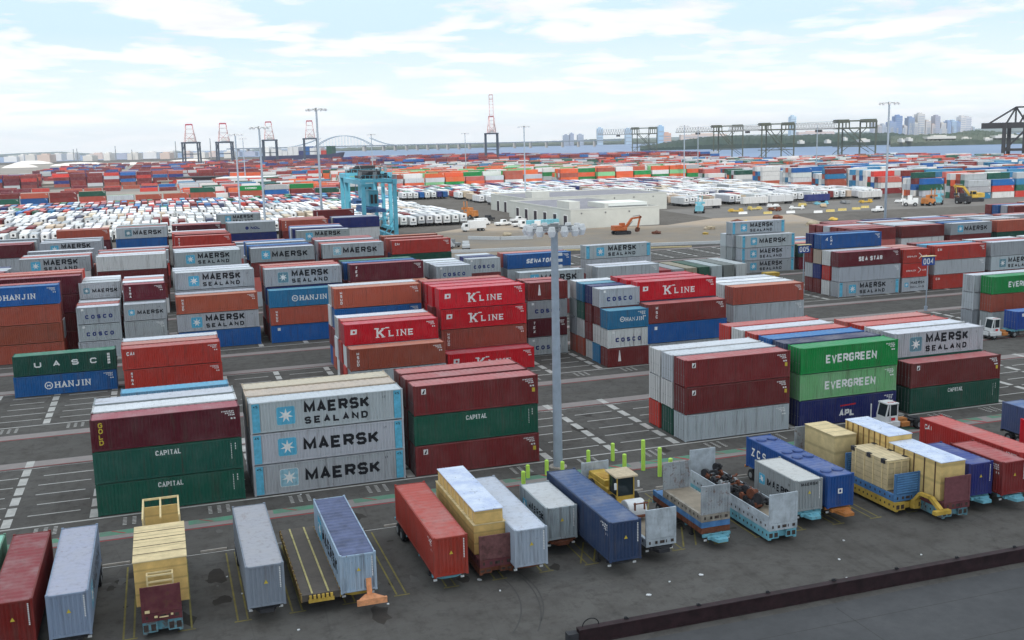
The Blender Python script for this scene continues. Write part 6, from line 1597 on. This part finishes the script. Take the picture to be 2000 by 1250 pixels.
# ------------------------------------------------------------------ excavators
def excavator(x, y, rz, mat, label, s=1.0):
    o = empty('excavator', (x, y, 0), rz); o.scale = (s, s, s); tag(o, label, 'excavator', 'excavators in the distance')
    for yy in (-1.5, .9):
        mb = MB(); K = 10
        pr = [(-1.9-.5*math.sin(math.pi*k/K), .5-.5*math.cos(math.pi*k/K)) for k in range(K+1)]+[(1.9+.5*math.sin(math.pi*k/K), .5+.5*math.cos(math.pi*k/K)) for k in range(K+1)]
        mb.prism(pr, 'y', yy, yy+.6); mb.build('track', MDARK, o)
    mb = MB(); mb.box(-1, -.899, .4, 1, .899, .9); mb.tube((0, 0, .9), (0, 0, 1.15), 1.0, 18); mb.box(-2.6, -1.35, 1.16, 1.2, 1.35, 1.9); mb.box(-2.6, -1.3, 1.901, -.3, 1.3, 2.5); mb.build('body', mat, o, bevel=.08)
    mb = MB(); mb.box(-.1, .3, 1.901, 1.3, 1.3, 3.1); cb_ = mb.build('cab', mat, o, bevel=.04); g = MB(); g.box(.05, 1.301, 2.15, 1.2, 1.32, 2.95); g.box(1.301, .4, 2.1, 1.32, 1.2, 2.95); g.build('window', MGLASS, cb_)
    mb = MB(); mb.bar((1.0, -.3, 1.7), (3.1, -.3, 4.3), .55, .6); mb.bar((3.1, -.3, 4.3), (6.0, -.3, 4.6), .45, .5); mb.build('boom', mat, o)
    mb = MB(); mb.bar((5.7, -.3, 4.9), (4.9, -.3, 1.7), .4, .45); mb.build('arm', mat, o)
    mb = MB(); mb.prism([(4.6, 1.8), (5.4, 1.6), (5.2, .6), (4.4, .5), (4.2, 1.0)], 'y', -.8, .2); mb.build('bucket', MRUST, o)
    mb = MB(); mb.tube((1.3, -.3, 1.5), (3.3, -.3, 3.5), .1, 8); mb.tube((3.4, -.3, 4.9), (5.6, -.3, 5.1), .1, 8); mb.build('hydraulic_ram', MSTEEL, o)
    return o
excavator(139.8, 304.8, .0, flat('excavator_orange', (.62, .16, .05), .5, var=.1), 'orange excavator digging before the large beige building', 1.15)
excavator(330, 360, math.pi-.2, MYEL, 'yellow excavator at the far right before the stacks', 1.5)

# ------------------------------------------------------------------ small vehicles and clutter in the mid distance
def pickup(x, y, rz, mat, label, van=False, s=1.0):
    o = empty('pickup_truck' if not van else 'van', (x, y, 0), rz); o.scale = (s, s, s); tag(o, label, 'van' if van else 'pickup truck', 'small vehicles in the yard')
    mb = MB(); zt = 1.95 if not van else 2.3
    if van: mb.prism([(-2.6, .4), (2.5, .4), (2.5, 1.1), (1.9, 1.3), (1.3, zt), (-2.6, zt)], 'y', -.95, .95)
    else:
        mb.prism([(-2.7, .45), (2.7, .45), (2.7, 1.05), (1.3, 1.15), (-2.7, 1.15)], 'y', -.95, .95); mb.prism([(-.5, 1.151), (1.3, 1.151), (.8, zt), (-.4, zt)], 'y', -.85, .85)
    mb.build('body', mat, o, bevel=.05)
    g = MB(); g.box(-.35, -.97 if van else -.87, 1.3, .7, -.951 if van else -.851, 1.8); g.box(-.35, .951 if van else .851, 1.3, .7, .97 if van else .87, 1.8); g.build('window', MGLASS, o)
    for xx in (-1.7, 1.7):
        for yy in (-.8, .8): add_wheel(o, (xx, yy, .4), WS2, math.pi/2)
    return o
WS2 = wheel_mesh(.4, .25)
vs = [(122, 352, .1, MWHITE, False, 'white pickup nearest the door row of the beige building'), (118, 360, .2, MWHITE, False, 'second white pickup by the beige building doors'), (112, 366, .3, MWHITE, True, 'white van left of the pickups by the beige building'), (126, 345, 1.2, MWHITE, True, 'white van in front of the long trailer by the doors'),
      (128, 372, .2, MWHITE, False, 'white pickup by the rear service building'), (120, 385, .5, MDARK, False, 'dark pickup behind the white ones'), (77.5, 291, .4, MWHITE, True, 'white van parked at the corner of the sandy yard'), (83, 288, 1.3, MWHITE, False, 'white pickup at the corner of the sandy yard'), (81, 296, 2.0, MSTEEL, False, 'grey pickup at the corner of the sandy yard'),
      (262, 335, .3, MWHITE, False, 'white car on the dark road left of the right pole')]
for a in vs: pickup(a[0], a[1], a[2], a[3], a[5], a[4], 1.15)
def tank_truck(x, y, label, matb, L=9, h=2.3):
    o = empty('parked_truck', (x, y, 0)); tag(o, label, 'truck'); mb = MB(); mb.box(0, 0, 1.1, L, 2.4, 1.1+h); mb.build('box_body', matb, o); mb = MB(); mb.prism([(-2.2, .6), (-.1, .6), (-.1, 2.9), (-1.6, 2.9), (-2.2, 1.7)], 'y', 0, 2.4); c_ = mb.build('cab', MWHITE, o); g = MB(); g.box(-1.5, -.02, 1.8, -.5, -.001, 2.6); g.build('window', MGLASS, c_)
    for xx in (-1.3, L-1, L-2.2):
        for yy in (.3, 2.1): add_wheel(o, (xx, yy, .5), WHM, math.pi/2)
tank_truck(121, 343, 'long flatbed truck with blue load before the building doors', MCYAN, 13, 1.6); tank_truck(100, 342, 'white box truck with dark wheels on the grey apron', MWHITE, 6, 2.6)
def fork(x, y, rz, mat, label, s=1.6):
    o = empty('container_handler', (x, y, 0), rz); o.scale = (s,)*3; tag(o, label, 'container handler', 'container handlers'); mb = MB(); mb.box(-2, -1, .6, 1.4, 1, 1.6); mb.box(-2, -.9, 1.601, -.8, .9, 2.0); mb.build('body', mat, o); mb = MB(); mb.box(-.6, -.6, 1.601, .5, .6, 2.7); c_ = mb.build('cab', mat, o); g = MB(); g.box(-.5, -.62, 1.9, .4, -.601, 2.6); g.build('window', MGLASS, c_)
    mb = MB(); mb.box(1.6, -.6, .3, 1.75, -.4, 4.2); mb.box(1.6, .4, .3, 1.75, .6, 4.2); mb.box(1.76, -1.2, 2.2, 1.9, 1.2, 2.7); mb.build('mast', mat, o)
    for xx in (-1.3, .9):
        for yy in (-1, 1): add_wheel(o, (xx, yy, .5), WHM, math.pi/2)
fork(118, 402, 2.0, MORG, 'orange container handler left of the beige buildings'); fork(300, 352, .3, MORG, 'orange container handler at right by the stacks'); fork(308, 356, .8, MCYAN, 'cyan handler right of the orange one'); fork(292, 354, 2.5, MWHITE, 'white handler left of the orange one'); fork(317, 352, 2, MDARK, 'dark handler at far right by the stacks'); fork(205, 372, 1, MCYAN, 'pale blue handler on the sandy apron')
MYPALE = flat('pale_yellow_paint', (.55, .44, .16), .6, var=.3)
# low walls, barriers
def kerb_wall(pts, h, w, mat, name, label, cat):
    o = None; mb = MB()
    for a, b_ in zip(pts, pts[1:]): mb.bar((a[0], a[1], h/2), (b_[0], b_[1], h/2), w, h)
    o = mb.build(name, mat); tag(o, label, cat); return o
kerb_wall([(72, 280.5), (97, 275.5), (150, 263)], .8, .6, MWHITE, 'barrier', 'long white barrier along the near side of the sandy yard', 'barrier')
kerb_wall([(150, 263), (205, 250.5)], .8, .6, MWHITE, 'barrier', 'white barrier continuing right behind the four tier stack', 'barrier')
kerb_wall([(92, 316), (100, 308), (110, 306)], 1.0, .8, MWHITE, 'barrier', 'short white barrier round the dark pit', 'barrier')
kerb_wall([(97, 270.5), (140, 258.5)], .35, .5, MTIMB, 'kerb', 'tan kerb in front of the white barrier', 'kerb')
sheet('dark_pit', [(94, 318), (101, 309), (112, 308), (110, 318)], .014, MROOFG)
for n_, (x, y) in enumerate([(240, 345), (247, 347), (254, 349), (231, 350), (222, 352), (262, 351), (214, 357), (270, 356)]):
    mb = MB(); mb.prism([(0, 0), (.6, 0), (.45, .3), (.35, .9), (.25, .9), (.15, .3)], 'x', 0, 3.6); o = mb.build('road_barrier', MYPALE if n_ % 3 else MWHITE, loc=(x, y, 0), rz=-.1); tag(o, f"{'yellow' if n_ % 3 else 'white'} road barrier, {ordw(n_+1)} of the loose row on the right apron", 'barrier', 'road barriers on the right apron')
for n_, (x, y, s, mt_) in enumerate([(150, 300, 1.4, MRUST), (172, 305, 1.8, MTAN), (190, 318, 2.2, MRUST), (196, 322, 1.2, MYEL), (208, 300, 2.0, MTAN), (162, 290, 1.0, MYEL), (120, 318, 1.3, MRUST), (107, 322, 1.5, MTAN), (225, 312, 1.6, MYEL), (214, 330, 1.8, MRUST)]):
    r_ = random.Random(n_+30); bm = bmesh.new(); bmesh.ops.create_icosphere(bm, subdivisions=2, radius=s)
    for v in bm.verts: v.co *= r_.uniform(.7, 1.3); v.co.z = max(-.02, v.co.z*.5+s*.2)
    me = bpy.data.meshes.new('rubble_heap'); bm.to_mesh(me); bm.free(); me.materials.append(mt_); o = link('rubble_heap', me, loc=(x, y, 0)); tag(o, f"small rubble heap, {ordw(n_+1)} of the heaps scattered over the sandy yard", 'rubble', 'rubble heaps in the sandy yard')
for n_, (x, y) in enumerate([(104.5, 210), (118.4, 186), (112.4, 170.3)]):
    mb = MB(); mb.box(0, 0, 0, 3, 2.2, .9); mb.box(.2, .2, .901, 2.8, 2.0, 1.5); mb.box(0, 0, 1.501, 3, 2.2, 2.2); o = mb.build('gear_rack', MYEL, loc=(x, y, 0)); tag(o, f"yellow twist lock rack, {('behind the red lettered stack','left of the lettered stack ends','at the foot of the three tier stack')[n_]}", 'gear rack', 'yellow gear racks')
# row of parked trailers right of star stack
for n_, (c, rgb) in enumerate([('kr', (150, 30, 40)), ('gy', (150, 152, 155)), ('ta', (150, 140, 118)), ('gn', (40, 84, 66)), ('gy', (170, 180, 182)), ('gy', (120, 125, 122)), ('wh', (190, 195, 196))]):
    x = 95.0+n_*3.1; bm_, wm, um = TM[12.2]; o = link('parked_trailer', bm_, None, (x, 188.5+n_*.3, 1.2), 0, s2l(rgb)); tag(o, f"{COLS[c][1]} box trailer, {ordw(n_+1)} of the short row right of the lettered white stack", 'trailer', 'box trailers parked in the fields'); link('running_gear', wm, o)

# broadside trailers and clutter on the right apron
for n_, (x, y, c, rgb) in enumerate([(238, 396, 'wh', (205, 205, 205)), (253, 399, 'wh', (200, 202, 205)), (268, 393, 'nv', (40, 50, 110)), (300, 398, 'wh', (200, 200, 200)), (214, 392, 'wh', (205, 205, 205))]):
    bm_, wm, um = TM[12.2]; o = link('parked_trailer', bm_, None, (x, y, 1.2), math.pi/2, s2l(rgb)); o.rotation_euler = (0, 0, -math.pi/2+.05*n_); tag(o, f"{COLS[c][1]} box trailer seen broadside on the right apron, {ordw(n_+1)} of the loose ones", 'trailer', 'box trailers parked in the fields'); link('running_gear', wm, o)
for n_, (x, y, mt_) in enumerate([(228, 372, MYPALE), (243, 380, MWHITE), (256, 376, MYPALE), (262, 368, MTAN), (282, 379, MSTEEL), (236, 361, MRUST), (221, 365, MYEL), (250, 366, MWHITE), (273, 383, MCYAN), (294, 382, MYEL), (306, 376, MWHITE), (212, 384, MRUST)]):
    mb = MB(); mb.box(0, 0, .35, 6, 2.2, .8); mb.box(.3, .2, .801, 1.2, 2.0, 1.6); mb.box(4.4, .2, .801, 5.6, 2.0, 1.3)
    for xx in (1, 5):
        for yy in (.1, 1.8): mb.tube((xx, yy, .38), (xx, yy+.3, .38), .38, 10)
    o = mb.build('equipment_cart', mt_, loc=(x, y, 0), rz=.35*n_); tag(o, f"small equipment cart on the right apron, {ordw(n_+1)} of the scattered carts", 'equipment cart', 'equipment carts on the right apron')
# ------------------------------------------------------------------ cloud that shades the near yard
bm = bmesh.new(); bmesh.ops.create_icosphere(bm, subdivisions=5, radius=1)
import mathutils
for v in bm.verts:
    n = mathutils.noise.fractal(v.co*1.7, .9, 2.0, 5); v.co *= 1+.22*n
me = bpy.data.meshes.new('cloud'); bm.to_mesh(me); bm.free()
cmt = flat('cloud_white', (.9, .9, .92), 1.0); me.materials.append(cmt)
HC = 900; sh_ = SDIR/SDIR.z*HC; cx0, cy0 = 60, -40
cl = link('cloud', me, None, (cx0+sh_.x, cy0+sh_.y, HC)); cl.scale = (520, 330, 45); tag(cl, kind='structure')

# ------------------------------------------------------------------ haze
hz = MB(); hz.box(-4100, -1600, -5, 9100, 9600, 160)
hm = bpy.data.materials.new('haze'); hm.use_nodes = True; t = hm.node_tree; t.nodes.clear()
oo = N(t, 'ShaderNodeOutputMaterial'); pv = N(t, 'ShaderNodeVolumePrincipled'); pv.inputs['Color'].default_value = (.88, .92, 1, 1); pv.inputs['Density'].default_value = HAZE; pv.inputs['Anisotropy'].default_value = .2
t.links.new(pv.outputs[0], oo.inputs['Volume'])
if HAZE: ho = hz.build('haze', hm); tag(ho, kind='stuff')
